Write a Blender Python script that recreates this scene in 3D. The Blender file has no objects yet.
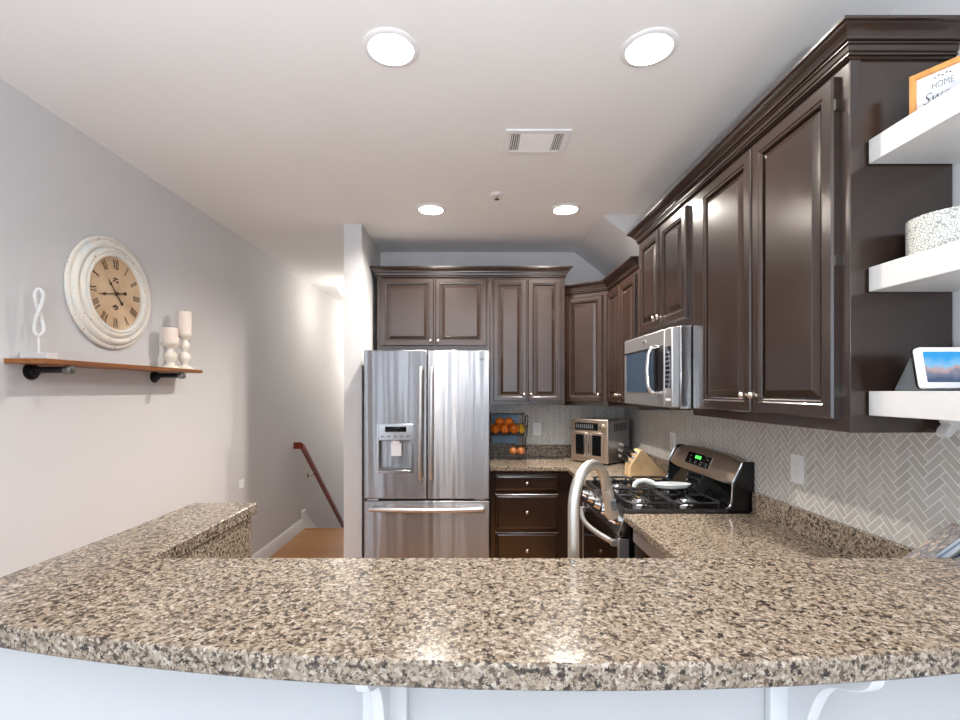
import bpy, bmesh, math, random
from mathutils import Vector, Matrix
random.seed(7)
PI = math.pi
SC = bpy.context.scene
COL = SC.collection

# ------------------------------------------------------------------ camera, sky, daylight, exposure
cam_d = bpy.data.cameras.new('camera')
cam_d.sensor_width = 36.0
cam_d.lens = 475.0 / 960.0 * 36.0
cam_d.shift_x = 8.0 / 960.0
cam_d.shift_y = 30.0 / 960.0
cam_d.clip_start = 0.05
cam = bpy.data.objects.new('camera', cam_d)
COL.objects.link(cam)
cam.location = (0, 0, 1.49)
cam.rotation_euler = (PI / 2, 0, 0)
SC.camera = cam

SC.view_settings.view_transform = 'Standard'
SC.view_settings.look = 'None'
SC.view_settings.gamma = 1.0
SC.view_settings.use_curve_mapping = False
SC.view_settings.exposure = 0.68

world = bpy.data.worlds.new('sky')
SC.world = world
world.use_nodes = True
bg = world.node_tree.nodes['Background']
bg.inputs[0].default_value = (0.62, 0.80, 1.0, 1)
bg.inputs[1].default_value = 1.6

WINDOWS = [(-1.60, -1.42), (-1.02, -0.58), (-0.38, -0.16), (0.10, 0.55), (0.80, 1.12)]      # openings in the wall behind the camera
ADDED_SIDE_WINDOWS = [(-2.85, -1.75), (-1.45, -0.35)]              # unseen openings added in the left wall to bring in fill light
FRONT_Y = -3.2
DAY = (0.92, 0.965, 1.0)
def area(name, loc, rot, sx, sy, power, color, shape='RECTANGLE', spread=PI):
    d = bpy.data.lights.new(name, 'AREA')
    d.shape = shape; d.size = sx
    if shape in ('RECTANGLE', 'ELLIPSE'): d.size_y = sy
    d.energy = power; d.color = color; d.spread = spread
    o = bpy.data.objects.new(name, d); COL.objects.link(o)
    o.location = loc; o.rotation_euler = rot
    return o
for (a, b) in WINDOWS:
    area('window_daylight_fill', ((a + b) / 2, FRONT_Y - 0.05, 1.35), (PI / 2, 0, 0), b - a, 2.1, 12 * (b - a), DAY)
for (a, b) in ADDED_SIDE_WINDOWS:
    area('window_daylight_fill', (-1.8165 - 0.06, (a + b) / 2, 1.35), (PI / 2, 0, -PI / 2), b - a, 2.1, 6, DAY)  # fill light through the added side openings
CAN_POWER = (7, 8, 26, 27)
CAN_COLOR = (1.0, 0.92, 0.83)
CEILING_FILL_POWER = 80
HALL_POWER = 4

# ------------------------------------------------------------------ materials
def srgb(r, g, b):
    f = lambda c: (c / 255 / 12.92) if c / 255 <= 0.04045 else ((c / 255 + 0.055) / 1.055) ** 2.4
    return (f(r), f(g), f(b), 1)

class NT:
    def __init__(s, name):
        s.m = bpy.data.materials.new(name); s.m.use_nodes = True
        s.t = s.m.node_tree; s.n = s.t.nodes; s.l = s.t.links
        s.b = s.n['Principled BSDF']
    def node(s, typ, **kw):
        n = s.n.new(typ)
        for k, v in kw.items(): setattr(n, k, v)
        return n
    def link(s, a, b): s.l.new(a, b)
    def inp(s, sock, v):
        if hasattr(v, 'is_output') or hasattr(v, 'links'): s.l.new(v, sock)
        else: sock.default_value = v
    def math(s, op, a, b=0.0, c=None):
        n = s.node('ShaderNodeMath', operation=op)
        s.inp(n.inputs[0], a); s.inp(n.inputs[1], b)
        if c is not None: s.inp(n.inputs[2], c)
        return n.outputs[0]
    def coord(s, scale=(1, 1, 1), rot=(0, 0, 0), kind='Object'):
        tc = s.node('ShaderNodeTexCoord'); mp = s.node('ShaderNodeMapping')
        mp.inputs['Scale'].default_value = scale; mp.inputs['Rotation'].default_value = rot
        s.link(tc.outputs[kind], mp.inputs[0]); return mp.outputs[0]
    def noise(s, vec, scale, detail=2.0, rough=0.5):
        n = s.node('ShaderNodeTexNoise')
        n.inputs['Scale'].default_value = scale; n.inputs['Detail'].default_value = detail
        n.inputs['Roughness'].default_value = rough
        s.link(vec, n.inputs['Vector']); return n.outputs['Fac']
    def ramp(s, fac, stops, interp='LINEAR'):
        n = s.node('ShaderNodeValToRGB'); cr = n.color_ramp; cr.interpolation = interp
        while len(cr.elements) < len(stops): cr.elements.new(0.5)
        for e, (p, c) in zip(cr.elements, stops): e.position = p; e.color = c
        s.link(fac, n.inputs[0]); return n.outputs['Color']
    def mix(s, fac, a, b):
        n = s.node('ShaderNodeMix', data_type='RGBA')
        s.inp(n.inputs['Factor'], fac); s.inp(n.inputs['A'], a) if 0 else None
        s.inp(n.inputs[6], a); s.inp(n.inputs[7], b); return n.outputs[2]
    def bump(s, h, strength=0.2, dist=0.01):
        n = s.node('ShaderNodeBump'); n.inputs['Strength'].default_value = strength
        n.inputs['Distance'].default_value = dist
        s.link(h, n.inputs['Height']); s.link(n.outputs[0], s.b.inputs['Normal'])
    def set(s, **kw):
        for k, v in kw.items():
            k = k.replace('_', ' ')
            s.inp(s.b.inputs[k], v)
        return s

def plain(name, col, rough=0.5, metal=0.0, var=0.06, scale=30, **kw):
    t = NT(name)
    v = t.noise(t.coord(), scale, 3)
    lo = tuple(c * (1 - var) for c in col[:3]) + (1,); hi = tuple(min(1, c * (1 + var)) for c in col[:3]) + (1,)
    t.set(Base_Color=t.ramp(v, [(0.3, lo), (0.7, hi)]), Roughness=rough, Metallic=metal, **kw)
    return t.m

def emit(name, col, strength):
    t = NT(name); t.set(Base_Color=col, Emission_Color=col, Emission_Strength=strength, Roughness=0.4); return t.m

M = {}
M['wall'] = plain('wall_paint', srgb(206, 206, 208), 0.85, var=0.012, scale=2)
M['ceil'] = plain('ceiling_paint', srgb(232, 232, 232), 0.9, var=0.012, scale=2)
M['reflection_grey'] = plain('added_reflection_grey', srgb(118, 120, 124), 0.85, var=0.012, scale=2)  # grey given to the unseen front wall to darken refrigerator reflections
M['white'] = plain('white_trim_paint', srgb(232, 232, 234), 0.45, var=0.01)
M['shelf_white'] = plain('white_shelf_paint', srgb(214, 213, 212), 0.4, var=0.015, scale=60)
M['plastic'] = plain('white_plastic', srgb(240, 241, 243), 0.35, var=0.01)
M['bounce_carpet'] = plain('pale_bounce_carpet', srgb(206, 206, 206), 0.95, var=0.05, scale=200)  # unseen pale floor covering added to bounce light upward
M['baffle'] = plain('lamp_baffle', srgb(190, 188, 185), 0.5, var=0.01)
M['black'] = plain('black_gloss', srgb(14, 14, 16), 0.15, var=0.05)
M['black_glass'] = plain('black_glass', srgb(12, 13, 15), 0.04, var=0.02)
M['iron'] = plain('cast_iron', srgb(30, 30, 32), 0.28, var=0.1, Metallic=None) if 0 else plain('cast_iron', srgb(78, 78, 80), 0.25, 0.7, var=0.1)
M['pipe'] = plain('black_iron_pipe', srgb(44, 44, 48), 0.35, 0.7, var=0.2)
M['cap'] = plain('pipe_fitting', srgb(120, 118, 116), 0.35, 0.8, var=0.25, scale=80)
M['wire'] = plain('black_wire', srgb(22, 22, 24), 0.45)
M['nickel'] = plain('satin_nickel', srgb(205, 196, 184), 0.25, 1.0)
M['chrome'] = plain('chrome', srgb(220, 220, 222), 0.1, 1.0)
M['wax'] = plain('candle_wax', srgb(240, 226, 214), 0.5, var=0.02)
M['cream'] = plain('cream_glaze', srgb(232, 226, 214), 0.3, var=0.05, scale=50)
M['orange'] = plain('orange_peel', srgb(236, 122, 12), 0.45, var=0.12, scale=60)
M['lemon'] = plain('lemon_peel', srgb(228, 180, 40), 0.45, var=0.1, scale=60)
M['onion'] = plain('onion_skin', srgb(214, 132, 70), 0.4, var=0.2, scale=40)
M['blue_panel'] = plain('slate_blue_board', srgb(120, 160, 192), 0.5, var=0.1)
M['knife'] = plain('knife_handle', srgb(38, 38, 42), 0.3, var=0.1)
M['paper'] = plain('page_block', srgb(232, 236, 242), 0.7, var=0.02)
M['navy'] = plain('slate_cover', srgb(70, 80, 100), 0.5, var=0.1)
M['ink'] = plain('ink', srgb(35, 35, 38), 0.6)
M['ink_brown'] = plain('clock_ink', srgb(62, 40, 26), 0.6)
M['grey_plastic'] = plain('grey_plastic', srgb(90, 94, 98), 0.4)
M['teal_cloth'] = plain('speaker_cloth', srgb(160, 190, 190), 0.8)
M['spoon_rest'] = plain('white_ceramic', srgb(228, 234, 234), 0.2, var=0.02)
M['lamp'] = emit('lamp_glow', (1.0, 0.95, 0.88, 1), 4.0)
M['dome'] = emit('hall_dome_glow', (1.0, 0.94, 0.84, 1), 2.2)
M['green_led'] = emit('green_digits', (0.10, 0.85, 0.12, 1), 1.2)
M['white_led'] = emit('white_legend', (0.8, 0.85, 0.9, 1), 0.5)
M['legend'] = plain('printed_legend', srgb(120, 124, 128), 0.5)

def granite():
    t = NT('granite'); co = t.coord()
    vor = t.node('ShaderNodeTexVoronoi'); vor.inputs['Scale'].default_value = 175
    t.link(co, vor.inputs['Vector'])
    sep = t.node('ShaderNodeSeparateColor'); t.link(vor.outputs['Color'], sep.inputs[0])
    base = t.ramp(sep.outputs[0], [(0.0, srgb(122, 108, 93)), (0.3, srgb(144, 129, 112)), (0.7, srgb(162, 148, 131)), (1.0, srgb(186, 176, 163))])
    n1 = t.noise(co, 84, 3, 0.6); n2 = t.noise(co, 130, 2.5, 0.6)
    m_mid = t.ramp(n2, [(0.53, (0, 0, 0, 1)), (0.59, (1, 1, 1, 1))])
    c1 = t.mix(m_mid, base, srgb(96, 80, 67))
    m_dark = t.ramp(n1, [(0.555, (0, 0, 0, 1)), (0.60, (1, 1, 1, 1))])
    dk = t.ramp(sep.outputs[1], [(0.0, srgb(36, 31, 29)), (0.5, srgb(58, 50, 45)), (1.0, srgb(84, 73, 66))])
    c2 = t.mix(m_dark, c1, dk)
    t.set(Base_Color=c2, Roughness=0.16)
    return t.m
M['granite'] = granite()

def espresso():
    t = NT('espresso_wood'); co = t.coord((6, 6, 0.7))
    n = t.noise(co, 14, 4, 0.6)
    t.set(Base_Color=t.ramp(n, [(0.3, srgb(42, 29, 23)), (0.7, srgb(47, 33, 27))]), Roughness=0.24)
    t.b.inputs['Coat Weight'].default_value = 0.6; t.b.inputs['Coat Roughness'].default_value = 0.22; t.b.inputs['Coat IOR'].default_value = 1.6
    return t.m
M['espresso'] = espresso()

def steel(name, col, rough, wave=0.0, scale=(7, 7, 0.9), dist=0.02, aniso=0.0):
    t = NT(name)
    t.set(Base_Color=col, Metallic=1.0, Roughness=rough)
    if aniso:
        t.b.inputs['Anisotropic'].default_value = aniso
        tg = t.node('ShaderNodeTangent', direction_type='RADIAL', axis='Z')
        t.link(tg.outputs[0], t.b.inputs['Tangent']); t.b.inputs['Anisotropic Rotation'].default_value = 0.25
    if wave:
        w = t.noise(t.coord(scale), 1.0, 1.0); t.bump(w, wave, dist)
    return t.m
M['steel'] = steel('brushed_steel', srgb(196, 196, 198), 0.22)
M['fridge_steel'] = steel('fridge_door_steel', srgb(158, 158, 161), 0.27, 0.7, (9.0, 9.0, 0.4), 0.02, 1.0)
M['dark_steel'] = steel('dark_steel', srgb(120, 116, 112), 0.25)
M['warm_steel'] = steel('warm_steel', srgb(196, 180, 166), 0.42)
M['satin_steel'] = steel('satin_steel', srgb(206, 206, 208), 0.42)
M['faucet'] = steel('faucet_nickel', srgb(214, 210, 204), 0.38)
M['mw_glass'] = plain('microwave_window', srgb(60, 82, 104), 0.06, var=0.03, Metallic=0.0) if 0 else plain('microwave_window', srgb(58, 76, 96), 0.06, 0.3, var=0.03)  # blue tint put into the glass in place of a bluish reflection

def wood(name, lo, hi, scale=(2, 30, 30), rough=0.4):
    t = NT(name); n = t.noise(t.coord(scale), 1.6, 4, 0.6)
    t.set(Base_Color=t.ramp(n, [(0.3, lo), (0.7, hi)]), Roughness=rough); return t.m
M['shelf_wood'] = wood('rustic_board', srgb(108, 62, 26), srgb(158, 98, 48), (30, 2, 30))
M['rail_wood'] = wood('cherry_rail', srgb(112, 34, 14), srgb(150, 54, 24), (20, 2, 20), 0.3)
M['block_wood'] = wood('bamboo_block', srgb(208, 174, 128), srgb(226, 196, 152), (8, 30, 8))
M['frame_wood'] = wood('pine_frame', srgb(206, 140, 70), srgb(232, 172, 100), (20, 20, 4))

def floor_mat():
    t = NT('hardwood_floor'); 
    br = t.node('ShaderNodeTexBrick'); co = t.coord()
    t.link(co, br.inputs['Vector'])
    br.inputs['Scale'].default_value = 1.0; br.inputs['Brick Width'].default_value = 1.1; br.inputs['Row Height'].default_value = 0.085
    br.inputs['Mortar Size'].default_value = 0.0012; br.inputs['Color1'].default_value = srgb(186, 134, 78); br.inputs['Color2'].default_value = srgb(166, 114, 62)
    br.inputs['Mortar'].default_value = srgb(80, 48, 22)
    n = t.noise(t.coord((3, 40, 1)), 2, 4)
    t.set(Base_Color=t.mix(t.math('MULTIPLY', n, 0.45), br.outputs['Color'], srgb(130, 82, 40)), Roughness=0.3)
    return t.m
M['floor'] = floor_mat()

def herringbone(name, axis):
    """tiles 23.5 x 70.5 mm laid in a herringbone with the zigzag running upright"""
    t = NT(name); tc = t.node('ShaderNodeTexCoord'); sp = t.node('ShaderNodeSeparateXYZ')
    t.link(tc.outputs['Object'], sp.inputs[0])
    a = sp.outputs[axis]; z = sp.outputs[2]
    w, n = 0.0235, 3
    k = 1 / (w * math.sqrt(2))
    u = t.math('MULTIPLY', t.math('ADD', z, a), k); v = t.math('MULTIPLY', t.math('SUBTRACT', z, a), k)
    iu = t.math('FLOOR', u); iv = t.math('FLOOR', v)
    fu = t.math('SUBTRACT', u, iu); fv = t.math('SUBTRACT', v, iv)
    kk = t.math('FLOORED_MODULO', t.math('SUBTRACT', iu, iv), 2.0 * n)
    hor = t.math('LESS_THAN', kk, n - 0.5)
    def edge(p, L): return t.math('MINIMUM', p, t.math('SUBTRACT', float(L), p))
    dh = t.math('MINIMUM', edge(t.math('ADD', kk, fu), n), edge(fv, 1))
    pv = t.math('ADD', t.math('SUBTRACT', 2.0 * n - 1, kk), fv)
    dv = t.math('MINIMUM', edge(fu, 1), edge(pv, n))
    d = t.math('ADD', t.math('MULTIPLY', hor, dh), t.math('MULTIPLY', t.math('SUBTRACT', 1.0, hor), dv))
    ci = t.math('SUBTRACT', iu, t.math('MULTIPLY', hor, kk))
    cj = t.math('SUBTRACT', iv, t.math('MULTIPLY', t.math('SUBTRACT', 1.0, hor), t.math('SUBTRACT', 2.0 * n - 1, kk)))
    cx = t.node('ShaderNodeCombineXYZ'); t.link(ci, cx.inputs[0]); t.link(cj, cx.inputs[1])
    wn = t.node('ShaderNodeTexWhiteNoise', noise_dimensions='2D'); t.link(cx.outputs[0], wn.inputs['Vector'])
    tile = t.ramp(wn.outputs['Value'], [(0.0, srgb(188, 184, 178)), (1.0, srgb(202, 199, 194))])
    g = t.ramp(d, [(0.055, (1, 1, 1, 1)), (0.085, (0, 0, 0, 1))])
    t.set(Base_Color=t.mix(g, tile, srgb(236, 235, 232)), Roughness=t.math('MULTIPLY_ADD', g, 0.5, 0.16))
    t.bump(t.ramp(d, [(0.03, (0, 0, 0, 1)), (0.12, (1, 1, 1, 1))]), 0.4, 0.002)
    return t.m
M['tile_y'] = herringbone('herringbone_tile_side', 1)
M['tile_x'] = herringbone('herringbone_tile_back', 0)

def clock_frame_mat():
    t = NT('distressed_cream_paint')
    a = t.noise(t.coord((4, 1, 1)), 9, 4, 0.65); b = t.noise(t.coord((14, 3, 3)), 12, 4, 0.7)
    base = t.ramp(a, [(0.3, srgb(216, 222, 222)), (0.6, srgb(236, 228, 214))])
    t.set(Base_Color=t.mix(t.ramp(b, [(0.62, (0, 0, 0, 1)), (0.68, (0.8, 0.8, 0.8, 1))]), base, srgb(140, 108, 80)), Roughness=0.55)
    return t.m
M['clock_frame'] = clock_frame_mat()
def dial_mat():
    t = NT('aged_dial'); a = t.noise(t.coord(), 7, 4)
    t.set(Base_Color=t.ramp(a, [(0.3, srgb(190, 156, 120)), (0.7, srgb(218, 192, 160))]), Roughness=0.6); return t.m
M['dial'] = dial_mat()
def planter_mat():
    t = NT('dashed_pattern_glaze'); co = t.coord((1, 1, 1))
    vo = t.node('ShaderNodeTexVoronoi', feature='DISTANCE_TO_EDGE'); vo.inputs['Scale'].default_value = 150
    t.link(co, vo.inputs['Vector'])
    t.set(Base_Color=t.ramp(vo.outputs['Distance'], [(0.07, srgb(140, 148, 146)), (0.13, srgb(226, 222, 214))]), Roughness=0.5); return t.m
M['planter'] = planter_mat()
def marble_cover():
    t = NT('marbled_cover'); a = t.noise(t.coord((1, 3, 1)), 22, 5, 0.65)
    t.set(Base_Color=t.ramp(a, [(0.30, srgb(150, 62, 48)), (0.42, srgb(176, 168, 164)), (0.52, srgb(112, 110, 114)), (0.62, srgb(208, 196, 182)), (0.75, srgb(196, 120, 70))]), Roughness=0.5); return t.m
M['marble_cover'] = marble_cover()
def screen_mat():
    t = NT('lit_screen'); tc = t.node('ShaderNodeTexCoord'); sp = t.node('ShaderNodeSeparateXYZ')
    t.link(tc.outputs['Generated'], sp.inputs[0])
    nz = t.noise(t.coord((1, 1, 1)), 26, 2)
    h = t.math('ADD', sp.outputs[2], t.math('MULTIPLY', t.math('SUBTRACT', nz, 0.5), 0.7))
    c = t.ramp(h, [(0.08, srgb(60, 78, 108)), (0.28, srgb(112, 116, 138)), (0.42, srgb(176, 150, 150)), (0.56, srgb(120, 176, 214)), (0.85, srgb(44, 148, 214))])
    t.set(Base_Color=(0, 0, 0, 1), Emission_Color=c, Emission_Strength=0.85, Roughness=0.1); return t.m
M['screen'] = screen_mat()
def stripes():
    t = NT('striped_page_edges'); a = t.noise(t.coord((1, 1, 1)), 4, 1)
    w = t.node('ShaderNodeTexWave', bands_direction='Z'); w.inputs['Scale'].default_value = 18; w.inputs['Distortion'].default_value = 0.3
    t.link(t.coord(rot=(0, .61, 0)), w.inputs[0])
    t.set(Base_Color=t.ramp(w.outputs['Fac'], [(0.15, srgb(150, 164, 190)), (0.45, srgb(228, 234, 242))]), Roughness=0.6); return t.m
M['stripes'] = stripes()

# ------------------------------------------------------------------ mesh helpers
def nb(): return bmesh.new()
def box(bm, x0, x1, y0, y1, z0, z1):
    vs = [bm.verts.new(p) for p in ((x0, y0, z0), (x1, y0, z0), (x1, y1, z0), (x0, y1, z0), (x0, y0, z1), (x1, y0, z1), (x1, y1, z1), (x0, y1, z1))]
    for f in ((0, 3, 2, 1), (4, 5, 6, 7), (0, 1, 5, 4), (1, 2, 6, 5), (2, 3, 7, 6), (3, 0, 4, 7)):
        bm.faces.new([vs[i] for i in f])
    return bm
def loft(bm, rings, closed=True, cap=True):
    R = [[bm.verts.new(p) for p in r] for r in rings]
    n = len(R[0])
    for a, b in zip(R, R[1:]):
        for i in range(n if closed else n - 1):
            j = (i + 1) % n
            bm.faces.new((a[i], a[j], b[j], b[i]))
    if cap and closed:
        bm.faces.new(list(reversed(R[0]))); bm.faces.new(R[-1])
    return R
def frame_axes(d):
    d = Vector(d).normalized()
    up = Vector((0, 0, 1)) if abs(d.z) < 0.95 else Vector((1, 0, 0))
    u = d.cross(up).normalized(); v = u.cross(d).normalized()
    return d, u, v
def tube(bm, pts, r, seg=10, closed=False, flat=1.0):
    pts = [Vector(p) for p in pts]; n = len(pts)
    rs = r if isinstance(r, (list, tuple)) else [r] * n
    rings = []; u = None
    for i, p in enumerate(pts):
        if closed: d = pts[(i + 1) % n] - pts[i - 1]
        else: d = pts[min(i + 1, n - 1)] - pts[max(i - 1, 0)]
        d.normalize()
        if u is None: _, u, v = frame_axes(d)
        else:
            u = (u - d * u.dot(d)).normalized(); v = d.cross(u)
        v = d.cross(u)
        rings.append([p + u * math.cos(2 * PI * k / seg) * rs[i] + v * math.sin(2 * PI * k / seg) * rs[i] * flat for k in range(seg)])
    if closed: rings.append(rings[0]); 
    if closed:
        R = [[bm.verts.new(p) for p in r_] for r_ in rings[:-1]]
        for a, b in zip(R, R[1:] + R[:1]):
            off = 0
            if b is R[0]:
                off = min(range(seg), key=lambda o: (a[0].co - b[o].co).length)
            for i in range(seg):
                bm.faces.new((a[i], a[(i + 1) % seg], b[(i + 1 + off) % seg], b[(i + off) % seg]))
    else: loft(bm, rings)
    return bm
def cyl(bm, p0, p1, r0, r1=None, seg=24): return tube(bm, [p0, p1], [r0, r0 if r1 is None else r1], seg)
def lathe(bm, prof, c=(0, 0, 0), axis='Z', seg=32, closed_profile=False):
    """prof: list of (radius, height along axis)"""
    c = Vector(c)
    def P(r, h, a):
        x, y = r * math.cos(a), r * math.sin(a)
        return c + (Vector((x, y, h)) if axis == 'Z' else Vector((h, x, y)) if axis == 'X' else Vector((y, h, x)))
    rings = [[bm.verts.new(P(max(r, 1e-5), h, 2 * PI * k / seg)) for k in range(seg)] for r, h in prof]
    prs = list(zip(rings, rings[1:])) + ([(rings[-1], rings[0])] if closed_profile else [])
    for a, b in prs:
        for i in range(seg): bm.faces.new((a[i], a[(i + 1) % seg], b[(i + 1) % seg], b[i]))
    if not closed_profile:
        bm.faces.new(list(reversed(rings[0]))); bm.faces.new(rings[-1])
    return bm
def prism(bm, poly, a0, a1, axis='Z'):
    def P(u, v, a): return (u, v, a) if axis == 'Z' else (u, a, v) if axis == 'Y' else (a, u, v)
    loft(bm, [[P(u, v, a0) for u, v in poly], [P(u, v, a1) for u, v in poly]]); return bm
def sphere(bm, c, r, sc=(1, 1, 1), seg=20, rings=12):
    c = Vector(c)
    prof = [(r * math.sin(PI * i / rings), -r * math.cos(PI * i / rings)) for i in range(rings + 1)]
    b2 = nb(); lathe(b2, prof, (0, 0, 0), 'Z', seg)
    for v in b2.verts: v.co = Vector((v.co.x * sc[0], v.co.y * sc[1], v.co.z * sc[2])) + c
    m = bpy.data.meshes.new('t'); b2.to_mesh(m); b2.free(); bm.from_mesh(m); bpy.data.meshes.remove(m)
    return bm
def sweep(bm, prof, path):
    """moulding: prof (out, z) swept along an XY path; 'out' lies to the right of travel"""
    P = [Vector((p[0], p[1])) for p in path]; rings = []
    for i, p in enumerate(P):
        ns = []
        for a, b in ((i - 1, i), (i, i + 1)):
            if 0 <= a and b < len(P):
                d = (P[b] - P[a]).normalized(); ns.append(Vector((d.y, -d.x)))
        n = ns[0] if len(ns) == 1 else (ns[0] + ns[1]) / (1 + ns[0].dot(ns[1]))
        rings.append([(p.x + n.x * o, p.y + n.y * o, z) for o, z in prof])
    loft(bm, rings); return bm
def xform(bm, mat, start=0):
    bm.verts.ensure_lookup_table()
    for v in list(bm.verts)[start:]: v.co = mat @ v.co

ROOT = {}
def obj(name, bm, mat, parent=None, bevel=0.0, smooth=True, angle=35, world_coords=True, seg=2):
    """link a bmesh as one mesh object; coordinates are world ones unless world_coords is False (then local to the parent thing)"""
    bmesh.ops.recalc_face_normals(bm, faces=bm.faces[:])
    me = bpy.data.meshes.new(name)
    if parent is not None and world_coords:
        r = parent
        while r.parent: r = r.parent
        if r.name in ROOT:
            inv = ROOT[r.name].inverted()
            for v in bm.verts: v.co = inv @ v.co
    bm.to_mesh(me); bm.free()
    if isinstance(mat, str): mat = M[mat]
    me.materials.append(mat)
    if smooth:
        for p in me.polygons: p.use_smooth = True
        me.set_sharp_from_angle(angle=math.radians(angle))
    o = bpy.data.objects.new(name, me); COL.objects.link(o)
    if parent is not None: o.parent = parent
    if bevel:
        b = o.modifiers.new('edge', 'BEVEL'); b.width = bevel; b.segments = seg; b.limit_method = 'ANGLE'; b.angle_limit = math.radians(40)
        b.harden_normals = False
    return o
def thing(name, label, cat, loc=(0, 0, 0), rz=0.0, group=None):
    o = bpy.data.objects.new(name, None); COL.objects.link(o); o.empty_display_size = 0.05
    o.location = loc; o.rotation_euler = (0, 0, rz)
    ROOT[o.name] = Matrix.Translation(loc) @ Matrix.Rotation(rz, 4, 'Z')
    o['label'] = label; o['category'] = cat
    if group: o['group'] = group
    return o
def tag(o, label, cat, group=None):
    o['label'] = label; o['category'] = cat
    if group: o['group'] = group
    return o
def struct(name, bm, mat, **kw):
    o = obj(name, bm, mat, **kw); o['kind'] = 'structure'; return o
def copy_tree(o, parent=None):
    c = o.copy(); COL.objects.link(c)
    if parent is not None: c.parent = parent
    for ch in o.children: copy_tree(ch, c)
    return c
def cut(o, cutters):
    """boolean difference, applied; the cutter leaves the file again"""
    bm = nb()
    for f in cutters: f(bm)
    bmesh.ops.recalc_face_normals(bm, faces=bm.faces[:])
    me = bpy.data.meshes.new('c'); bm.to_mesh(me); bm.free()
    c = bpy.data.objects.new('c', me); COL.objects.link(c)
    md = o.modifiers.new('cut', 'BOOLEAN'); md.object = c; md.operation = 'DIFFERENCE'; md.solver = 'EXACT'
    if o.parent is not None: c.parent = o.parent
    bpy.context.view_layer.update()
    ev = o.evaluated_get(bpy.context.evaluated_depsgraph_get())
    new = bpy.data.meshes.new_from_object(ev)
    old = o.data; o.modifiers.clear(); o.data = new
    bpy.data.objects.remove(c); bpy.data.meshes.remove(me); bpy.data.meshes.remove(old)
    new.name = o.name
    new.set_sharp_from_angle(angle=math.radians(35))
def text_bm(s, size, shear=0.0, sx=1.0):
    cu = bpy.data.curves.new('t', 'FONT'); cu.body = s; cu.size = size; cu.shear = shear
    cu.align_x = 'CENTER'; cu.align_y = 'CENTER'; cu.extrude = 0.0004; cu.offset = -size * 0.02; cu.resolution_u = 3
    o = bpy.data.objects.new('t', cu); COL.objects.link(o)
    bpy.context.view_layer.update()
    me = bpy.data.meshes.new_from_object(o.evaluated_get(bpy.context.evaluated_depsgraph_get()))
    bm = nb(); bm.from_mesh(me)
    for v in bm.verts: v.co.x *= sx
    bpy.data.objects.remove(o); bpy.data.curves.remove(cu); bpy.data.meshes.remove(me)
    return bm
def join(bm, other):
    me = bpy.data.meshes.new('t'); other.to_mesh(me); other.free(); bm.from_mesh(me); bpy.data.meshes.remove(me)

# raised panel door in its own frame: u along, w out of the face, z up
def panel(W, H, O, U, N, t=0.021, stile=0.055, raised=True):
    bm = nb(); O = Vector(O); U = Vector(U); N = Vector(N); Z = Vector((0, 0, 1))
    if raised:
        L = [(0, 0), (0, t - .005), (.005, t), (stile - .018, t), (stile - .014, t - .003), (stile - .008, t - .004), (stile - .004, t - .008), (stile - .003, t - .0185), (stile + .003, t - .0185), (stile + .004, t - .011), (stile + .024, t - .003), (stile + .026, t - .001)]
    else:
        L = [(0, 0), (0, t - .012), (.004, t - .008), (.012, t - .006), (.022, t), (.026, t)]
    rings = []
    for i, h in L:
        rings.append([O + U * a + Z * b + N * h for a, b in ((i, i), (W - i, i), (W - i, H - i), (i, H - i))])
    loft(bm, rings); return bm
def knob(parent, p, n, r=0.012):
    """small turned knob; p on the door face, n outward"""
    bm = nb(); p = Vector(p); n = Vector(n).normalized()
    prof = [(.0065, 0), (.0055, .004), (.0045, .010), (.0055, .014), (r, .017), (r * 1.05, .021), (r * .8, .026), (r * .35, .0285), (0, .029)]
    lathe(bm, prof, (0, 0, 0), 'Z', 16)
    q = Vector((0, 0, 1)).rotation_difference(n).to_matrix().to_4x4()
    xform(bm, Matrix.Translation(p) @ q)
    return obj('knob', bm, 'nickel', parent)

# ------------------------------------------------------------------ room shell
XL, XR, YB, ZC = -1.8165, 1.33, 4.14, 2.69
YF = FRONT_Y
bm = nb(); prism(bm, [(XL - .1, YF - .15), (XR + .12, YF - .15), (XR + .12, YB + .1), (-0.797, YB + .1), (-0.797, 5.1), (XL - .1, 5.1)], -0.12, 0.0)
struct('floor', bm, 'floor', smooth=False)
bm = nb(); box(bm, XL - .1, XR + .12, YF - .15, 8.7, ZC, ZC + .26)
ceiling = struct('ceiling', bm, 'ceil', smooth=False)
CANS = [(-0.284, 1.667), (0.621, 1.667), (-0.272, 3.15), (0.621, 3.15)]
cut(ceiling, [lambda b, x=x, y=y: cyl(b, (x, y, ZC - .05), (x, y, ZC + .13), 0.078, seg=40) for x, y in CANS])
bm = nb(); box(bm, XL - .1, XL, YF - .15, 8.7, -2.6, ZC)
wl = struct('wall_left', bm, 'wall', smooth=False)
cut(wl, [lambda b, a=a, c=c: box(b, XL - .3, XL + .2, a, c, .3, 2.4) for a, c in ADDED_SIDE_WINDOWS])
bm = nb(); box(bm, XR, XR + .12, YF - .15, YB + .1, 0, ZC)
struct('wall_right', bm, 'wall', smooth=False)
bm = nb(); box(bm, -0.797, XR, YB, YB + .1, 0, ZC)
struct('wall_back', bm, 'wall', smooth=False)
bm = nb(); box(bm, -0.927, -0.797, 3.434, 8.6, -2.6, ZC)
struct('wall_hall', bm, 'wall', smooth=False)
bm = nb(); box(bm, XL, -0.927, 8.6, 8.7, -2.6, ZC)
struct('wall_stairwell', bm, 'wall', smooth=False)
bm = nb(); box(bm, XL, XR, YF - .12, YF, 0, ZC)
wf = struct('wall_front', bm, 'reflection_grey', smooth=False)
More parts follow.
